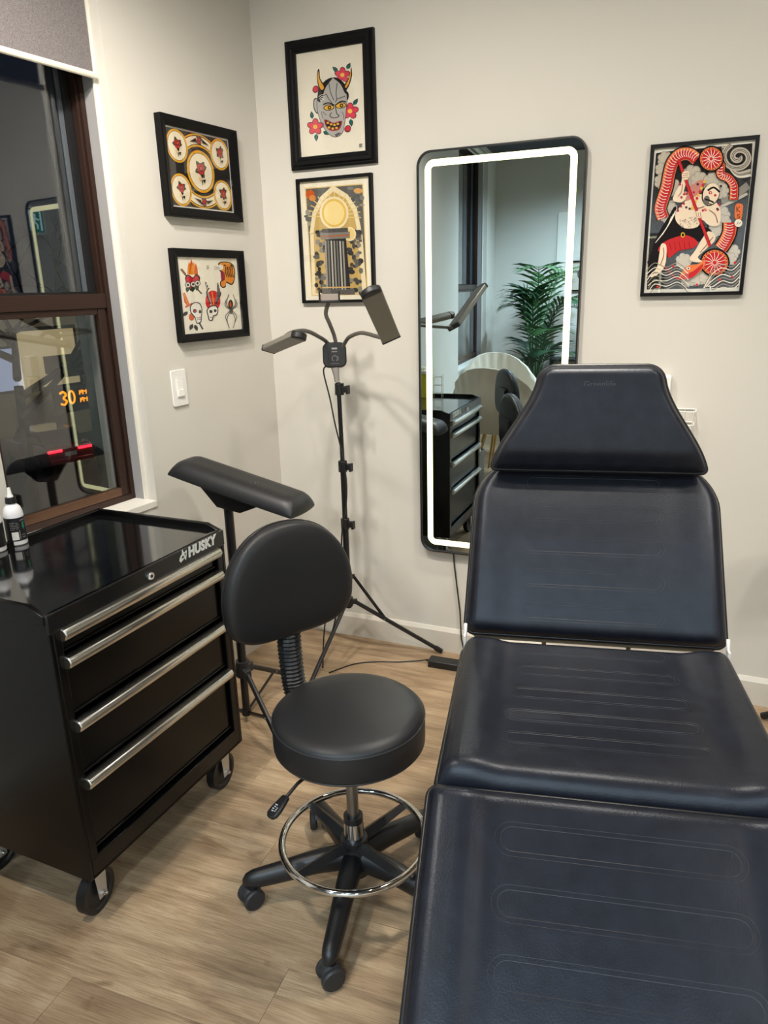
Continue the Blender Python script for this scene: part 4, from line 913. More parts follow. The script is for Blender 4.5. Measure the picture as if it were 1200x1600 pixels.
# ------------------------------------------------------------------ rolling stool
def make_stool(label, loc, rot):
    t = thing('rolling_stool', label, 'stool', loc, rot)
    # five-star base; first leg towards local angle 0
    b = MB(); b.lathe([(0, .075), (.042, .075), (.046, .09), (.040, .125), (.034, .150), (0, .150)], 26); b.build('base_hub', M_blk, t)
    for k in range(5):
        a = 2*PI*k/5; M = Matrix.Rotation(a, 4, 'Z')
        path = smooth_path([(.030, 0, .112), (.10, 0, .108), (.19, 0, .090), (.256, 0, .079)], 4)+[Vector((.268, 0, .074)), Vector((.276, 0, .068)), Vector((.281, 0, .062))]
        b = MB(); n = len(path); b.tube(path, [.034-.010*i/(n-4) for i in range(n-3)]+[.022, .016, .006], 14, M=M, sx=.85); b.tube([(.264, 0, .066), (.264, 0, .050)], [.018, .015], 12, M=M); lg = b.build('base_leg', M_blk, t)
        CM = M @ Matrix.Translation((.268, 0, .028)) @ Matrix.Rotation((.5, 2.2, 1.1, .2, 2.8)[k], 4, 'Z')
        b = MB()
        for s in (-1, 1): b.lathe([(0, .006), (.020, .006), (.026, .009), (.028, .013), (.028, .022), (.025, .026), (.008, .027), (0, .027)], 22, M=CM @ Matrix.Rotation(s*PI/2, 4, 'X'))
        wh = b.build('caster_wheel', M_blk2, lg)
        b = MB(); b.tube([(-.020*math.cos(q), 0, .024*math.sin(q)+.004) for q in [math.radians(x) for x in range(20, 161, 20)]], .0075, 8, M=CM, sx=2.0); b.tube([(0, 0, .0), (0, 0, .032)], .008, 8, M=CM); b.build('caster_hood', M_blk2, lg)
    b = MB(); b.tube([(0, 0, .145), (0, 0, .222)], .0255, 22); b.build('column_sleeve', M_chrome, t)
    b = MB(); b.tube([(0, 0, .218), (0, 0, .238)], .0245, 22); b.build('column_collar', M_blk, t)
    b = MB(); b.tube([(0, 0, .23), (0, 0, .45)], .0145, 20); b.build('gas_column', M_steel, t)
    # foot ring
    b = MB(); b.tube([(.182*math.cos(2*PI*i/64), .182*math.sin(2*PI*i/64), .168) for i in range(64)], .0092, 12, closed=True); rg = b.build('foot_ring', M_chrome, t, smooth=60)
    b = MB(); b.tube([(0, 0, .150), (0, 0, .172)], .034, 22); b.build('ring_clamp', M_blk, t)
    for k in range(4):
        a = math.radians(35)+k*PI/2; c, s_ = math.cos(a), math.sin(a); b = MB(); b.tube([(c*.028, s_*.028, .156), (c*.176, s_*.176, .166)], [.015, .0095], 4, sx=1.3); b.build('ring_spoke', M_blk, t)
    b = MB(); b.box(-.09, .09, -.075, .075, .438, .452); b.build('seat_plate', M_bmet, t, bevel=.003)
    R_ = .183
    b = MB(); b.lathe([(0, .452), (R_-.012, .452), (R_-.003, .456), (R_, .466), (R_, .523), (R_-.003, .531), (R_-.010, .538), (R_-.03, .545), (R_-.08, .550), (0, .552)], 72); st = b.build('seat_cushion', M_vin, t, smooth=60)
    for z, rr in ((.5265, R_-.0005), (.460, R_-.002)):
        b = MB(); b.tube([(rr*math.cos(2*PI*i/72), rr*math.sin(2*PI*i/72), z) for i in range(72)], .0016, 6, closed=True); b.build('seat_piping', mat('vinyl_piping', (44, 44, 46), .45), st)
    return t
SC = (1.100, -1.242, 0)
stool = make_stool('black padded rolling stool with backrest and chrome foot ring by treatment chair', SC, math.radians(216.5))
def stool_back(t, phi, lever=True):
    d = Vector((math.cos(phi), math.sin(phi), 0)); tn = Vector((-d.y, d.x, 0))      # d: outwards, tn: tangent
    c = d*.272; c.z = .752
    M = frameM(c, -tn if (-tn).cross(Vector((0, 0, 1))).dot(-d) > 0 else tn, (0, 0, 1), -d)   # z of M faces the seat
    hw, hh, T_ = .184, .155, .058
    out = []
    for i in range(64):
        a = 2*PI*i/64; ca_, sa_ = math.cos(a), math.sin(a); e = 2/2.15 if sa_ > 0 else 2/3.6
        x = hw*math.copysign(abs(ca_)**e, ca_); y = (.190 if sa_ > 0 else .118)*math.copysign(abs(sa_)**e, sa_)
        if y < 0: x *= 1-.09*(y/.118)**2
        else: x *= 1-.03*(y/.19)
        out.append((x, y))
    m = MB(); rings = [(.88, -T_*.42), (.985, -T_*.36), (1.0, -T_*.2), (1.0, T_*.12), (.985, T_*.30), (.95, T_*.42), (.86, T_*.52), (.6, T_*.60), (.3, T_*.63), (.08, T_*.64)]
    vs = []
    for s, z in rings:
        for x, y in out: vs.append((x*s, y*s, z-.5*(x*s)**2*-1.0))
    n = 64; fs = [tuple(range(n))[::-1]]
    for k in range(len(rings)-1):
        for i in range(n): fs.append((k*n+i, k*n+(i+1) % n, (k+1)*n+(i+1) % n, (k+1)*n+i))
    fs.append(tuple(range((len(rings)-1)*n, len(rings)*n))); m.add(vs, fs, 0, M); bk = m.build('backrest', M_vin, t, smooth=70)
    b = MB(); b.tube([(x*1.0, y*1.0, -T_*.06+.5*x*x) for x, y in out], .0022, 6, closed=True, M=M); b.build('back_piping', M_pipe, bk)
    b = MB(); b.prism(rrect(.16, .13, .03, 5), -T_*.42-.012, -T_*.42+.002, M=M); b.build('back_plate', M_blk, t)
    # ribbed bellows over the back arm
    p0 = d*.276+Vector((0, 0, .70)); p1 = d*.262+Vector((0, 0, .47)); p2 = d*.215+Vector((0, 0, .425))
    pts = smooth_path([p0, (p0+p1)/2+d*.010, p1, p2], 22); rr = [.033 if (i//1) % 2 == 0 else .0285 for i in range(len(pts))]
    b = MB(); b.tube(pts, rr, 12, sx=1.0); b.build('bellows', M_blk, t, smooth=20)
    b = MB(); b.tube([d*.235+Vector((0, 0, .432)), d*.06+Vector((0, 0, .432))], .013, 4, sx=1.8); b.build('back_arm', M_bmet, t)
stool_inv = -math.radians(216.5)
stool_back(stool, math.radians(155)+stool_inv)
# height lever
Lq = Matrix.Rotation(stool_inv, 4, 'Z')
b = MB(); b.tube([Lq @ Vector(p) for p in ((-.01, -.04, .445), (-.035, -.17, .432), (-.044, -.205, .415))], .004, 8); lv = b.build('lever_rod', M_bmet, stool)
LM = Lq @ frameM((-.047, -.222, .408), Vector((-.18, -.86, -.42)).normalized(), Vector((.93, -.30, .20)).normalized(), Vector((-.18, -.86, -.42)).normalized().cross(Vector((.93, -.30, .20)).normalized()))
b = MB(); b.prism([(-.022, -.010), (-.022, .010), (.012, .0175), (.028, .017), (.036, .008), (.036, -.008), (.028, -.017), (.012, -.0175)], -.005, .005, M=LM); pdl = b.build('lever_paddle', M_blk, lv, bevel=.003)
b = MB()
for sg in (1, -1):
    for k in range(4): b.box(.004+k*.005, .0065+k*.005, -.008+(k % 2)*.002, .001-(k % 3)*.0015, sg*.0052-.0003, sg*.0052+.0003, M=LM)
    for k in range(3): b.box(.010+k*.004, .012+k*.004, .004, .008, sg*.0052-.0003, sg*.0052+.0003, M=LM)
b.build('paddle_print', mat('print_grey', (176, 178, 180), .5), pdl, smooth=0)
#@@PART4
# ------------------------------------------------------------------ treatment chair
bed = thing('treatment_chair', 'black leather adjustable treatment chair with raised back and lowered leg rest', 'treatment chair', (1.5825, -.872, 0), math.radians(17.7))
def sstep(a, b_, x): t_ = min(1, max(0, (x-a)/(b_-a))); return t_*t_*(3-2*t_)
def panel(name, M, L, wf, T_, re, hf, nu=44, nv=44, skip_pipe=False, pipe_z=None, board=0):
    def rnd(d): return 1 if d >= re else math.sqrt(max(0, 1-(1-d/re)**2))
    def top(x, s):
        w_ = wf(s); d1 = max(0, w_-abs(x)); d2 = max(0, min(s, L-s))
        return (T_-2*re*.6) + re*1.2*rnd(d1)*rnd(d2) + hf(x, s)*rnd(d1)*rnd(d2)
    vs = []; fs = []
    def par(n): return [.5-.5*math.cos(PI*i/(n-1)) if True else 0 for i in range(n)]
    us, ss = par(nu), par(nv)
    for layer in (1, 0):
        for j in range(nv):
            s = ss[j]*L; w_ = wf(s)
            for i in range(nu):
                x = (us[i]*2-1)*w_; vs.append((x, s, top(x, s) if layer else 0))
    q = nu*nv
    for j in range(nv-1):
        for i in range(nu-1):
            a = j*nu+i; fs.append((a, a+1, a+nu+1, a+nu)); fs.append((q+a, q+a+nu, q+a+nu+1, q+a+1))
    edge = [i for i in range(nu)]+[j*nu+nu-1 for j in range(1, nv)]+[(nv-1)*nu+i for i in range(nu-2, -1, -1)]+[j*nu for j in range(nv-2, 0, -1)]
    for i in range(len(edge)): a, c = edge[i], edge[(i+1) % len(edge)]; fs.append((a, c, q+c, q+a))
    m = MB(); m.add(vs, fs, 0, M); o = m.build(name, M_leather, bed, smooth=60)
    pz = pipe_z if pipe_z is not None else T_-2*re*.6
    b = MB(); ring_ = [(vs[e][0]*1.004, vs[e][1], pz) for e in edge]
    b.tube(ring_, .0055, 8, closed=True, M=M); b.build('piping', M_pipe, o, smooth=60)
    b = MB(); b.prism([(vs[e][0]*.975, L/2+(vs[e][1]-L/2)*.985-board) for e in edge[::2]], -.016, .001, M=M); b.build('base_board', M_tan, o, smooth=0)
    return o, top
def slot(o, top, M, cx, s0, hw_, hh_, r=.0005, part_=(0, 360)):
    pts = []
    n = 10
    for i in range(n+1): a = math.radians(-90+180*i/n); pts.append((cx+hw_-hh_+hh_*math.cos(a), s0+hh_*math.sin(a)))
    for i in range(n+1): a = math.radians(90+180*i/n); pts.append((cx-hw_+hh_+hh_*math.cos(a), s0+hh_*math.sin(a)))
    dense = []
    for i in range(len(pts)):
        p, q = pts[i], pts[(i+1) % len(pts)]; k = 12 if abs(p[0]-q[0]) > .05 else 1
        for j in range(k): dense.append((p[0]+(q[0]-p[0])*j/k, p[1]+(q[1]-p[1])*j/k))
    b = MB(); b.tube([(x, s, top(x, s)+.0001) for x, s in dense], r, 5, closed=True, M=M); b.build('stitch_line', M_stitch, o, smooth=60)
def corner(w0, rc, L):
    def f(s):
        d = min(s, L-s)
        return w0 if d >= rc else w0-rc+math.sqrt(max(0, rc*rc-(rc-d)**2))
    return f
# seat (s runs from the back edge forward)
LS = .560; MS = frameM((0, .0, .572), (1, 0, 0), (0, -1, 0), (0, 0, 1))
def seat_h(x, s):
    side = sstep(.195, .255, abs(x))
    return .010*side - .005*(1-side)*sstep(.0, .1, s) + .006*sstep(.36, .50, s)*(1-side)
wS = corner(.316, .02, LS)
seat_o, seat_top = panel('seat_section', MS, LS, wS, .082, .036, seat_h)
for i, s0 in enumerate((.055, .155, .255, .345, .430)): slot(seat_o, seat_top, MS, -.005, s0, .165+.006*i, .016); slot(seat_o, seat_top, MS, -.005, s0, .174+.006*i, .022, r=.0003)
# leg rest, hanging down towards the viewer
LL = .62; ang = math.radians(31); dv = Vector((0, -math.cos(ang), -math.sin(ang))); nv_ = Vector((0, -math.sin(ang), math.cos(ang)))
ML = frameM(Vector((0, -.586, .650))-nv_*.076, (1, 0, 0), dv, nv_)
def leg_h(x, s):
    side = sstep(.205, .262, abs(x))
    return .008*side - .004*(1-side)
leg_o, leg_top = panel('leg_section', ML, LL, corner(.325, .018, LL), .080, .026, leg_h)
for i, s0 in enumerate((.085, .185, .285, .385, .485)): slot(leg_o, leg_top, ML, -.004, s0, .190, .020); slot(leg_o, leg_top, ML, -.004, s0, .200, .028, r=.0003)
# backrest
LB = .462; ab = math.radians(58.5); dB = Vector((0, math.cos(ab), math.sin(ab))); nB = Vector((0, -math.sin(ab), math.cos(ab)))
MBk = frameM(Vector((0, .016, .653))-nB*.062, (1, 0, 0), dB, nB)
def wB(s):
    w0 = .316-.012*s/LB; d0 = s
    if d0 < .025: return w0-.025+math.sqrt(.025**2-(.025-d0)**2)
    if s > LB-.105: k = (s-(LB-.105))/.105; return w0-.085*(1-math.sqrt(max(0, 1-k*k)))-.015*k
    return w0
def back_h(x, s): return .004*sstep(.20, .26, abs(x))+.010*(1-(2*s/LB-1)**2)
back_o, back_top = panel('back_section', MBk, LB, wB, .070, .030, back_h, board=.012)
for i, s0 in enumerate((.060, .145, .230, .315, .395)): slot(back_o, back_top, MBk, -.006, s0, .166, .0165); slot(back_o, back_top, MBk, -.006, s0, .175, .023, r=.0003)
# headrest: stands proud of the backrest, wide at its foot
LH = .262; ah = math.radians(82); dH = Vector((0, math.cos(ah), math.sin(ah))); nH = Vector((0, -math.sin(ah), math.cos(ah)))
MH = frameM(Vector((0, .182, 1.040))-nH*.030, (1, 0, 0), dH, nH)
def wH(s):
    k = s/LH
    w_ = .264-.018*k - .098*sstep(-.05, .92, k)
    if s < .012: w_ -= .012-math.sqrt(.012**2-(.012-s)**2)
    if s > LH-.035: q = (s-(LH-.035))/.035; w_ -= .040*(1-math.sqrt(max(0, 1-q*q)))
    return w_
def head_h(x, s): return .022*sstep(0, .06, s)*(1-.55*sstep(.06, LH, s))
head_o, head_top = panel('headrest', MH, LH, wH, .046, .020, head_h, pipe_z=.022)
TM = MH @ Matrix.Translation((-.004, LH-.045, head_top(-.004, LH-.045)-.0002))
b = MB(); text_mesh(b, 'Greenlife', .0195, .0009, TM, spacing=1.05); b.build('embossed_lettering', mat('emboss_leather', (58, 58, 60), .35), head_o, smooth=0)
for x in (-.09, .09): b = MB(); b.tube([Vector((x, .27, .93)), Vector((x, .235, 1.16))], .007, 10); b.build('headrest_post', M_steel, head_o)
# white steel underframe
b = MB()
for sx in (-1, 1): b.tube([(sx*.275, .02, .555), (sx*.275, -.56, .555)], .014, 8)
for y in (-.03, -.28, -.53): b.tube([(-.275, y, .553), (.275, y, .553)], .012, 8)
b.build('seat_frame', M_whitem, bed)
for sx in (-1, 1):
    b = MB(); b.box(sx*.314-.003, sx*.314+.003, -.004, .022, .60, .650); b.tube([(sx*.314, .012, .645), (sx*.314, .024, .672)], .005, 8); b.build('hinge_plate', M_whitem, bed, bevel=.002)
for x in (-.115, .095):
    b = MB(); b.tube([(x, .075, .50), (x, .075, .655)], .006, 10); b.build('support_rod', M_steel, bed)
for sx in (-1, 1):
    for y0, y1 in ((-.05, -.02), (-.50, -.48)):
        b = MB(); b.tube([(sx*.255, y0, .545), (sx*.255, y1, .012)], .016, 10); l = b.build('leg', M_whitem, bed)
        b = MB(); b.tube([(sx*.255, y1, .018), (sx*.255, y1, 0)], .020, 12); b.build('rubber_foot', M_blk, l)
for y in (-.03, -.49): b = MB(); b.tube([(-.255, y, .12), (.255, y, .12)], .011, 8); b.build('cross_bar', M_whitem, bed)
for sx in (-1, 1): b = MB(); b.tube([(sx*.255, -.03, .12), (sx*.255, -.49, .12)], .011, 8); b.build('side_bar', M_whitem, bed)

# ------------------------------------------------------------------ white wire basket on the wall beyond the headrest
t = thing('wire_basket', 'white wire basket hanging on the wall behind the headrest', 'basket', M=MBW @ Matrix.Translation((1.60, 1.02, .004)))
for z, w_ in ((.055, .128), (.010, .120), (-.030, .108)):
    b = MB(); pts = rrect(w_, .07, .012, 4, 0, .035); b.tube([(x, z-.02*(z < -.02), y) for x, y in pts], .0022, 6, closed=True); b.build('wire_loop', M_whitem, t)
for x in (-.05, -.025, 0, .025, .05):
    b = MB(); b.tube([(x*1.15, .055, .070), (x, -.045, .066), (x, -.05, .004), (x*1.15, .055, .002)], .0014, 6); b.build('wire_rib', M_whitem, t)
b = MB(); b.box(-.062, .030, -.042, .046, .008, .058); tag(b.build('glove_box', mat('box_cream', (238, 234, 218), .5), bevel=.003), 'cream cardboard box sitting inside the white wire basket', 'box').matrix_world = MBW @ Matrix.Translation((1.585, 1.022, .004))
b = MB(); b.box(-.03, .03, -.055, .055, 0, .045); b.box(-.022, .022, -.070, -.055, .010, .036); tag(b.build('wall_dispenser', M_white, bevel=.006), 'white wall dispenser above the wire basket behind the headrest', 'dispenser').matrix_world = MBW @ Matrix.Translation((1.548, 1.135, .001))

# ------------------------------------------------------------------ far half of the room, seen only in the mirrors
def shell_chair(label, x, y, rot):
    t = thing('shell_chair', label, 'chair', (x, y, 0), rot)   # faces local +x
    b = MB(); b.lathe([(0, .36), (.20, .36), (.255, .375), (.27, .41), (.262, .445), (.22, .465), (0, .472)], 40); b.build('seat', M_cream, t, smooth=60)
    # fan-shaped ribbed back wrapping behind the seat
    m = MB(); na, nz = 45, 12; vs = []
    for side in (0, 1):
        for i in range(na):
            a = math.radians(180-78+156*i/(na-1)); q = (i/(na-1)-.5)*2
            hgt = .90-.36*abs(q)**2.2
            for j in range(nz):
                k = j/(nz-1); z = .38+(hgt-.38)*k
                r = .268+.085*k+.006*math.cos(i*PI/2)*k+(.0 if side == 0 else .045*math.sin(min(1, k*1.1+.15)*PI*.82)+.008)
                vs.append((r*math.cos(a), r*math.sin(a), z))
    fs = []; qn = na*nz
    for i in range(na-1):
        for j in range(nz-1):
            a = i*nz+j; fs += [(a, a+1, a+nz+1, a+nz), (qn+a, qn+a+nz, qn+a+nz+1, qn+a+1)]
    edge = [j for j in range(nz)]+[i*nz+nz-1 for i in range(1, na)]+[(na-1)*nz+j for j in range(nz-2, -1, -1)]+[i*nz for i in range(na-2, 0, -1)]
    for i in range(len(edge)): a, c = edge[i], edge[(i+1) % len(edge)]; fs.append((a, c, qn+c, qn+a))
    m.add(vs, fs); m.build('shell_back', M_cream, t, smooth=60)
    for k in range(4):
        a = PI/4+k*PI/2; b = MB(); b.tube([(.14*math.cos(a), .14*math.sin(a), .37), (.24*math.cos(a), .24*math.sin(a), 0)], [.013, .008], 10); b.build('leg', mat('brass_leg', (168, 138, 84), .3, metal=1), t)
    return t
shell_chair('cream velvet shell chair with fan back standing by the potted palm', .43, -3.78, math.radians(62))
shell_chair('cream velvet shell chair with its smooth back turned toward the tool cabinet', .50, -3.12, math.radians(-78))
st2 = make_stool('black padded rolling stool standing between bin and shell chairs', (.88, -2.45, 0), math.radians(40)); stool_back(st2, math.radians(150)-math.radians(40))
t = thing('waste_bin', 'slim grey waste bin with crumpled tissue beside the tool cabinet', 'bin', (.42, -2.12, 0), .05)
b = MB(); b.ring(rrect(.20, .26, .03, 5), rrect(.188, .248, .026, 5), 0, .40); b.prism(rrect(.19, .25, .026, 5), 0, .01); b.build('bin_body', mat('bin_grey', (92, 92, 92), .45), t)
b = MB()
for k in range(5): b.lathe([(0, -.03), (.035, -.01), (.045, .012), (.02, .035), (0, .04)], 6, M=Matrix.Translation((random.uniform(-.05, .05), random.uniform(-.07, .07), .39)) @ Matrix.Rotation(random.uniform(0, 3), 4, 'X'))
b.build('tissue', mat('tissue', (226, 214, 208), .8), t, smooth=0)
# potted palm
t = thing('potted_palm', 'leafy green potted palm in the corner by the far window', 'plant', (.56, -4.95, 0))
b = MB(); b.lathe([(0, 0), (.12, 0), (.155, .30), (.165, .32), (.15, .325), (.14, .30), (0, .29)], 30); b.build('pot', mat('pot_grey', (120, 118, 112), .6), t)
b = MB(); b.lathe([(0, .285), (.14, .29), (.13, .305), (0, .312)], 20); b.build('soil', mat('soil', (52, 40, 30), .9), t)
random.seed(11)
for k in range(19):
    a = 2*PI*k/19+random.uniform(-.2, .2); hgt = random.uniform(1.05, 1.72) if k % 4 else random.uniform(.75, .95); reach = random.uniform(.25, .50)
    dx, dy = math.cos(a), math.sin(a); reach *= .6 if dx < -.3 else 1.15
    stem = smooth_path([(dx*.02, dy*.02, .29), (dx*.07, dy*.07, .29+(hgt-.29)*.55), (dx*reach*.55, dy*reach*.55, hgt*.93), (dx*reach, dy*reach, hgt*.96)], 8)
    b = MB(); b.tube(stem, [.0065-.004*i/(len(stem)-1) for i in range(len(stem))], 6)
    n = len(stem); sd = Vector((-dy, dx, 0))
    for i in range(int(n*.45), n):
        p = stem[i]; tg = (stem[min(i+1, n-1)]-stem[max(i-1, 0)]).normalized(); f = (i-n*.45)/(n*.55); ln = .30*math.sin(PI*(.18+.72*f))+.05
        for sg in (-1, 1):
            out = (sd*sg*.78+tg*.62+Vector((0, 0, .15))).normalized(); wv = tg.cross(out).cross(out).normalized()*.013
            pts = [p+out*ln*q+Vector((0, 0, -.16*q*q*ln*2)) for q in (0, .35, .7, 1)]
            b.add([pts[0]-wv*.3, pts[0]+wv*.3, pts[1]-wv, pts[1]+wv, pts[2]-wv*.8, pts[2]+wv*.8, pts[3]], [(0, 1, 3, 2), (2, 3, 5, 4), (4, 5, 6)], 0)
    b.build('frond', M_leaf if k % 2 else M_leaf2, t, smooth=60, recalc=False)
# door casing, small picture and shelf on the far wall
b = MB(); b.box(.66, .75, YB, YB+.025, 0, 2.2); S(b.build('trim_1', M_trimw, bevel=.004))
t = thing('shelf_unit', 'low dark open shelf unit against the wall opposite the lit mirror', 'shelf', (.87, YB+.18, 0))
for z in (.02, .36, .70): b = MB(); b.box(-.19, .19, -.16, .16, z, z+.022); b.build('shelf_board', M_blk2, t)
for sx in (-1, 1): b = MB(); b.box(sx*.20-.01, sx*.20+.01, -.16, .16, 0, .74); b.build('side_board', M_blk2, t)
Q = Art(((0, 0), (100, 0), (0, 140), (100, 140)), .20, .28)
Q.ell(50, 60, 24, 30, (96, 92, 90)); Q.ell(50, 60, 16, 20, (190, 120, 70)); Q.stroke([(50, 90), (46, 110), (52, 128)], 5, (60, 70, 58))
picture('framed_picture', 'small black framed picture on the wall above the dark shelf unit', frameM((.93, YB+.001, 1.56), (-1, 0, 0), (0, 0, 1), (0, 1, 0)), .23, .31, .015, .02, prof_flat(.015, .02), Q, mat('small_print_paper', (214, 206, 190), .7))
# exit sign on the right-hand wall
t = thing('exit_sign', 'green lit exit sign with white arrow and running figure', 'sign', M=frameM((XR-.001, -1.30, 2.14), (0, -1, 0), (0, 0, 1), (-1, 0, 0)))
b = MB(); b.prism(rrect(.34, .24, .02, 4), 0, .04); b.build('housing', M_white, t, bevel=.003)
b = MB(); b.box(-.15, .15, -.098, .098, .040, .042); b.build('sign_face', mat('exit_green', (30, 120, 92), .4, emit=(26, 128, 96), es=1.2), t)
b = MB(); b.prism([(-.13, 0), (-.065, .07), (-.035, .07), (-.075, .022), (-.01, .022), (-.01, -.022), (-.075, -.022), (-.035, -.07), (-.065, -.07)], .042, .043)
b.ring([(.02, -.085), (.135, -.085), (.135, .085), (.02, .085)], [(.034, -.085), (.121, -.085), (.121, .072), (.034, .072)], .042, .043)
b.lathe([(0, .043), (.014, .043), (.014, .042)], 14, M=Matrix.Translation((.074, .045, 0)))
for p in ([(.078, .028), (.070, -.012), (.094, -.036), (.090, -.070)], [(.070, -.012), (.054, -.036), (.036, -.050)], [(.078, .022), (.055, .010), (.048, -.010)], [(.080, .022), (.100, .006), (.112, .014)]):
    b.tube([(x, y, .0425) for x, y in p], .0065, 5)
b.build('pictogram', mat('exit_white', (225, 240, 245), .4, emit=(220, 240, 250), es=1.6), t, smooth=0)

# ------------------------------------------------------------------ street outside the window, at night
GZ = -4.65
b = MB(); b.box(-60, -.6, -12, 70, GZ-.2, GZ); g = b.build('street', add_bump(mat('asphalt', (62, 62, 64), .85), 6, .3, .02)); g['kind'] = 'structure'
b = MB(); b.box(-2.2, -.55, -12, 70, GZ-.1, GZ+.14); S(b.build('pavement', mat('pavement_grey', (110, 108, 104), .85)))
# outside face of our own wall: a stucco pier just past the window
b = MB(); b.box(-.52, -.245, -.55, -.25, GZ, 3.2); tag(b.build('stucco_pier', add_bump(mat('stucco', (118, 120, 116), .9), 20, .5, .02), bevel=.02), 'rough grey stucco pier standing outside beside the window', 'pier')
bl = thing('shop_building', 'pale lit building with dark awning across the street', 'building', (-27, 22, GZ))
b = MB(); b.box(-3, 0, -14, 14, 0, 5.4); b.build('facade', mat('facade_beige', (200, 188, 160), .85), bl)
b = MB(); b.box(-3.2, .5, -14.2, 14.2, 5.4, 5.9); b.build('parapet', mat('parapet_dark', (70, 68, 66), .8), bl)
for y in (-11.2, -8.6, -6.4): 
    b = MB(); b.box(.0, .12, y, y+2.3, 2.3, 4.2); f_ = b.build('window_frame', mat('shop_frame', (40, 40, 42), .5), bl)
    b = MB(); b.box(.12, .14, y+.1, y+2.2, 2.4, 4.1); b.build('lit_pane', mat('lit_shop_pane', (190, 200, 230), .4, emit=(186, 200, 238), es=.55), f_)
b = MB(); b.box(.0, .12, -4.6, -1.2, 2.2, 4.9); f_ = b.build('window_frame', mat('shop_frame', (40, 40, 42), .5), bl)
b = MB(); b.box(.12, .14, -4.45, -1.35, 2.35, 4.75); b.build('lit_pane', mat('lit_warm_pane', (226, 206, 160), .4, emit=(232, 208, 158), es=.5), f_)
b = MB(); b.prism([(0, 3.7), (1.5, 3.0), (1.5, 2.8), (0, 2.9)], -3.1, -.2, M=Matrix(((1, 0, 0, 0), (0, 0, 1, 0), (0, 1, 0, 0), (0, 0, 0, 1)))); b.build('awning', mat('awning_dark', (46, 40, 42), .8), bl)
t = thing('neon_sign', 'orange lit shop lettering on a dark board across the street', 'sign', (-25.2, 18.95, GZ+1.35))
b = MB(); b.box(-.05, 0, -1.1, 1.1, 0, 1.1); b.build('sign_board', M_blk, t)
b = MB()
for x0, x1, z0, z1 in ((-.75, -.35, .35, .85),):
    b.tube(smooth_path([(.02, -.78, .84), (.02, -.60, .90), (.02, -.48, .76), (.02, -.62, .63), (.02, -.48, .50), (.02, -.60, .36), (.02, -.78, .42)], 4), .045, 6); b.tube([(.02, -.20+.14*math.cos(q*PI/8), .63+.26*math.sin(q*PI/8)) for q in range(16)], .045, 6, closed=True)
for row in (0, 1):
    for k in range(5): b.tube([(.02, .22+k*.17, .36+row*.32), (.02, .24+k*.17, .54+row*.32), (.02, .30+k*.17, .44+row*.32+.05*(k % 2)), (.02, .34+k*.17, .56+row*.32-.08*(k % 3))], .028, 6)
b.build('sign_tubes', mat('neon_orange', (255, 160, 30), .5, emit=(255, 150, 20), es=2.2), t)
t = thing('parked_car', 'red car with lit tail lamps parked on the street outside', 'car', (-20.6, 14.75, GZ), math.radians(-12))   # rear faces +x
def cbox(name, prof, y0, y1, m, par): b = MB(); b.prism(prof, y0, y1, M=Matrix(((1, 0, 0, 0), (0, 0, 1, 0), (0, 1, 0, 0), (0, 0, 0, 1)))); return b.build(name, m, par, bevel=.08, seg=3)
M_car = mat('red_car_paint', (150, 26, 30), .25, coat=.8)
cbox('car_body', [(-4.3, .35), (0, .35), (.05, .6), (0, 1.0), (-.4, 1.08), (-4.1, .95), (-4.35, .7)], -.88, .88, M_car, t)
cbox('cabin', [(-3.1, 1.0), (-.35, 1.05), (-.8, 1.5), (-2.4, 1.52)], -.74, .74, mat('car_glass', (16, 18, 22), .08), t)
b = MB(); b.box(-.02, .075, -.80, .80, .40, .58); b.build('bumper', M_car, t, bevel=.03)
b = MB(); b.box(0, .045, -.22, .22, .66, .80); b.build('number_plate', M_white, t)
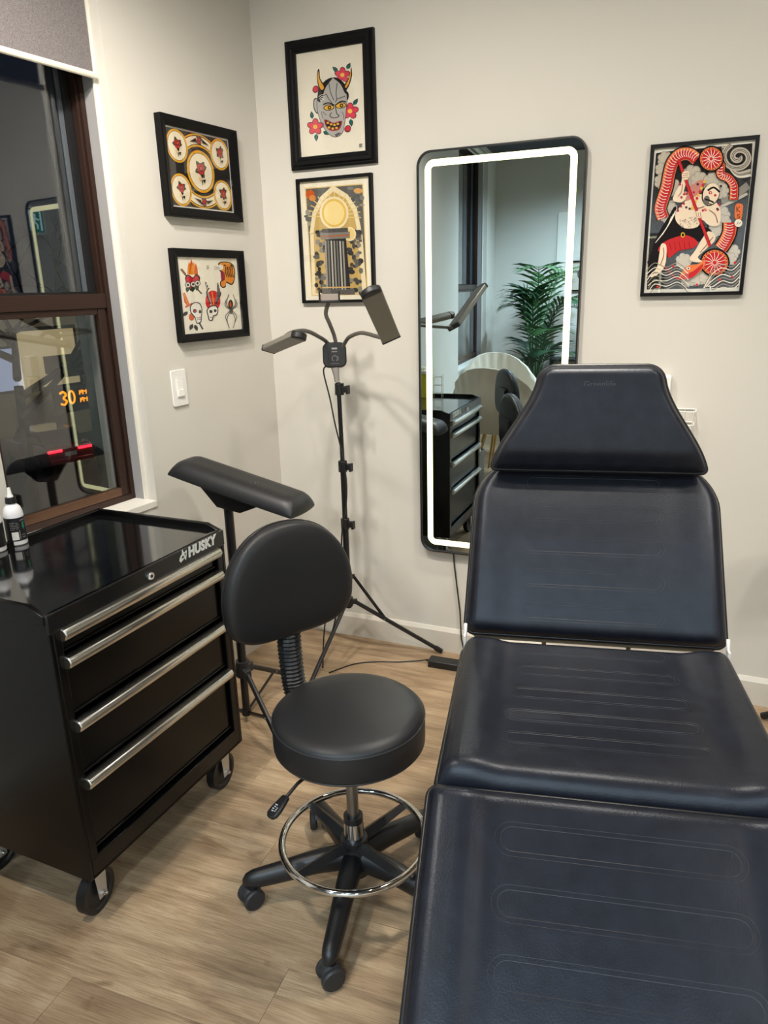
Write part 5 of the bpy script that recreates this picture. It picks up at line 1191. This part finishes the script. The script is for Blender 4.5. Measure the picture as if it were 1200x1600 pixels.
M_tail = mat('tail_lamp', (255, 30, 40), .3, emit=(255, 30, 50), es=6)
for s in (-1, 1):
    b = MB(); b.box(.0, .06, min(s*.30, s*.82), max(s*.30, s*.82), .84, .92); b.build('tail_lamp', M_tail, t, bevel=.02)
    for x in (-.8, -3.4): b = MB(); b.tube([(x, s*.70, .33), (x, s*.90, .33)], .33, 24); b.build('wheel', M_blk, t)
# bare street tree
t = thing('bare_tree', 'leafless street tree with thin branches outside the window', 'tree', (-7.2, 3.72, GZ))
b = MB(); random.seed(21)
def branch(p, d, ln, r, dep):
    q = p+d*ln; mid = (p+q)/2+Vector((random.uniform(-.05, .05), random.uniform(-.05, .05), 0))*ln; b.tube([p, mid, q], [r, r*.85, r*.65], 6)
    if dep == 0: return
    for k in range(3 if dep > 2 else 2):
        nd = (d+Vector((random.uniform(-.8, .8), random.uniform(-.9, .9), random.uniform(-.35, .55)))).normalized(); branch(q, nd, ln*random.uniform(.6, .8), r*.6, dep-1)
branch(Vector((0, 0, 0)), Vector((0, .02, 1)), 5.0, .10, 0); trunk = None
for k in range(5):
    a = k*1.3; branch(Vector((0, .1, 4.6+.25*k)), Vector((math.cos(a)*.7, math.sin(a)*.9, .45)).normalized(), 1.1, .055, 4)
b.build('trunk_and_branches', mat('bark', (46, 40, 38), .9), t, smooth=50, recalc=False)
t = thing('added_street_lamp', 'added street lamp, out of view, lighting the building across the street', 'street lamp', (-12, 22, GZ))  # added outside the view as extra lighting for the building opposite
b = MB(); b.tube([(0, 0, 0), (0, 0, 7), (-.5, 0, 7.6), (-1.4, 0, 7.7)], .06, 10); b.build('lamp_post', M_bmet, t)
b = MB(); b.box(-1.9, -1.3, -.12, .12, 7.62, 7.74); b.build('lamp_head', M_grey, t, bevel=.02)
ld = bpy.data.lights.new('added_street_bulb', 'POINT'); ld.energy = 900; ld.color = (1, .86, .66); ld.shadow_soft_size = .2
lo = bpy.data.objects.new('added_street_bulb', ld); COL.objects.link(lo); lo.parent = t; lo.location = (-1.6, 0, 7.45)
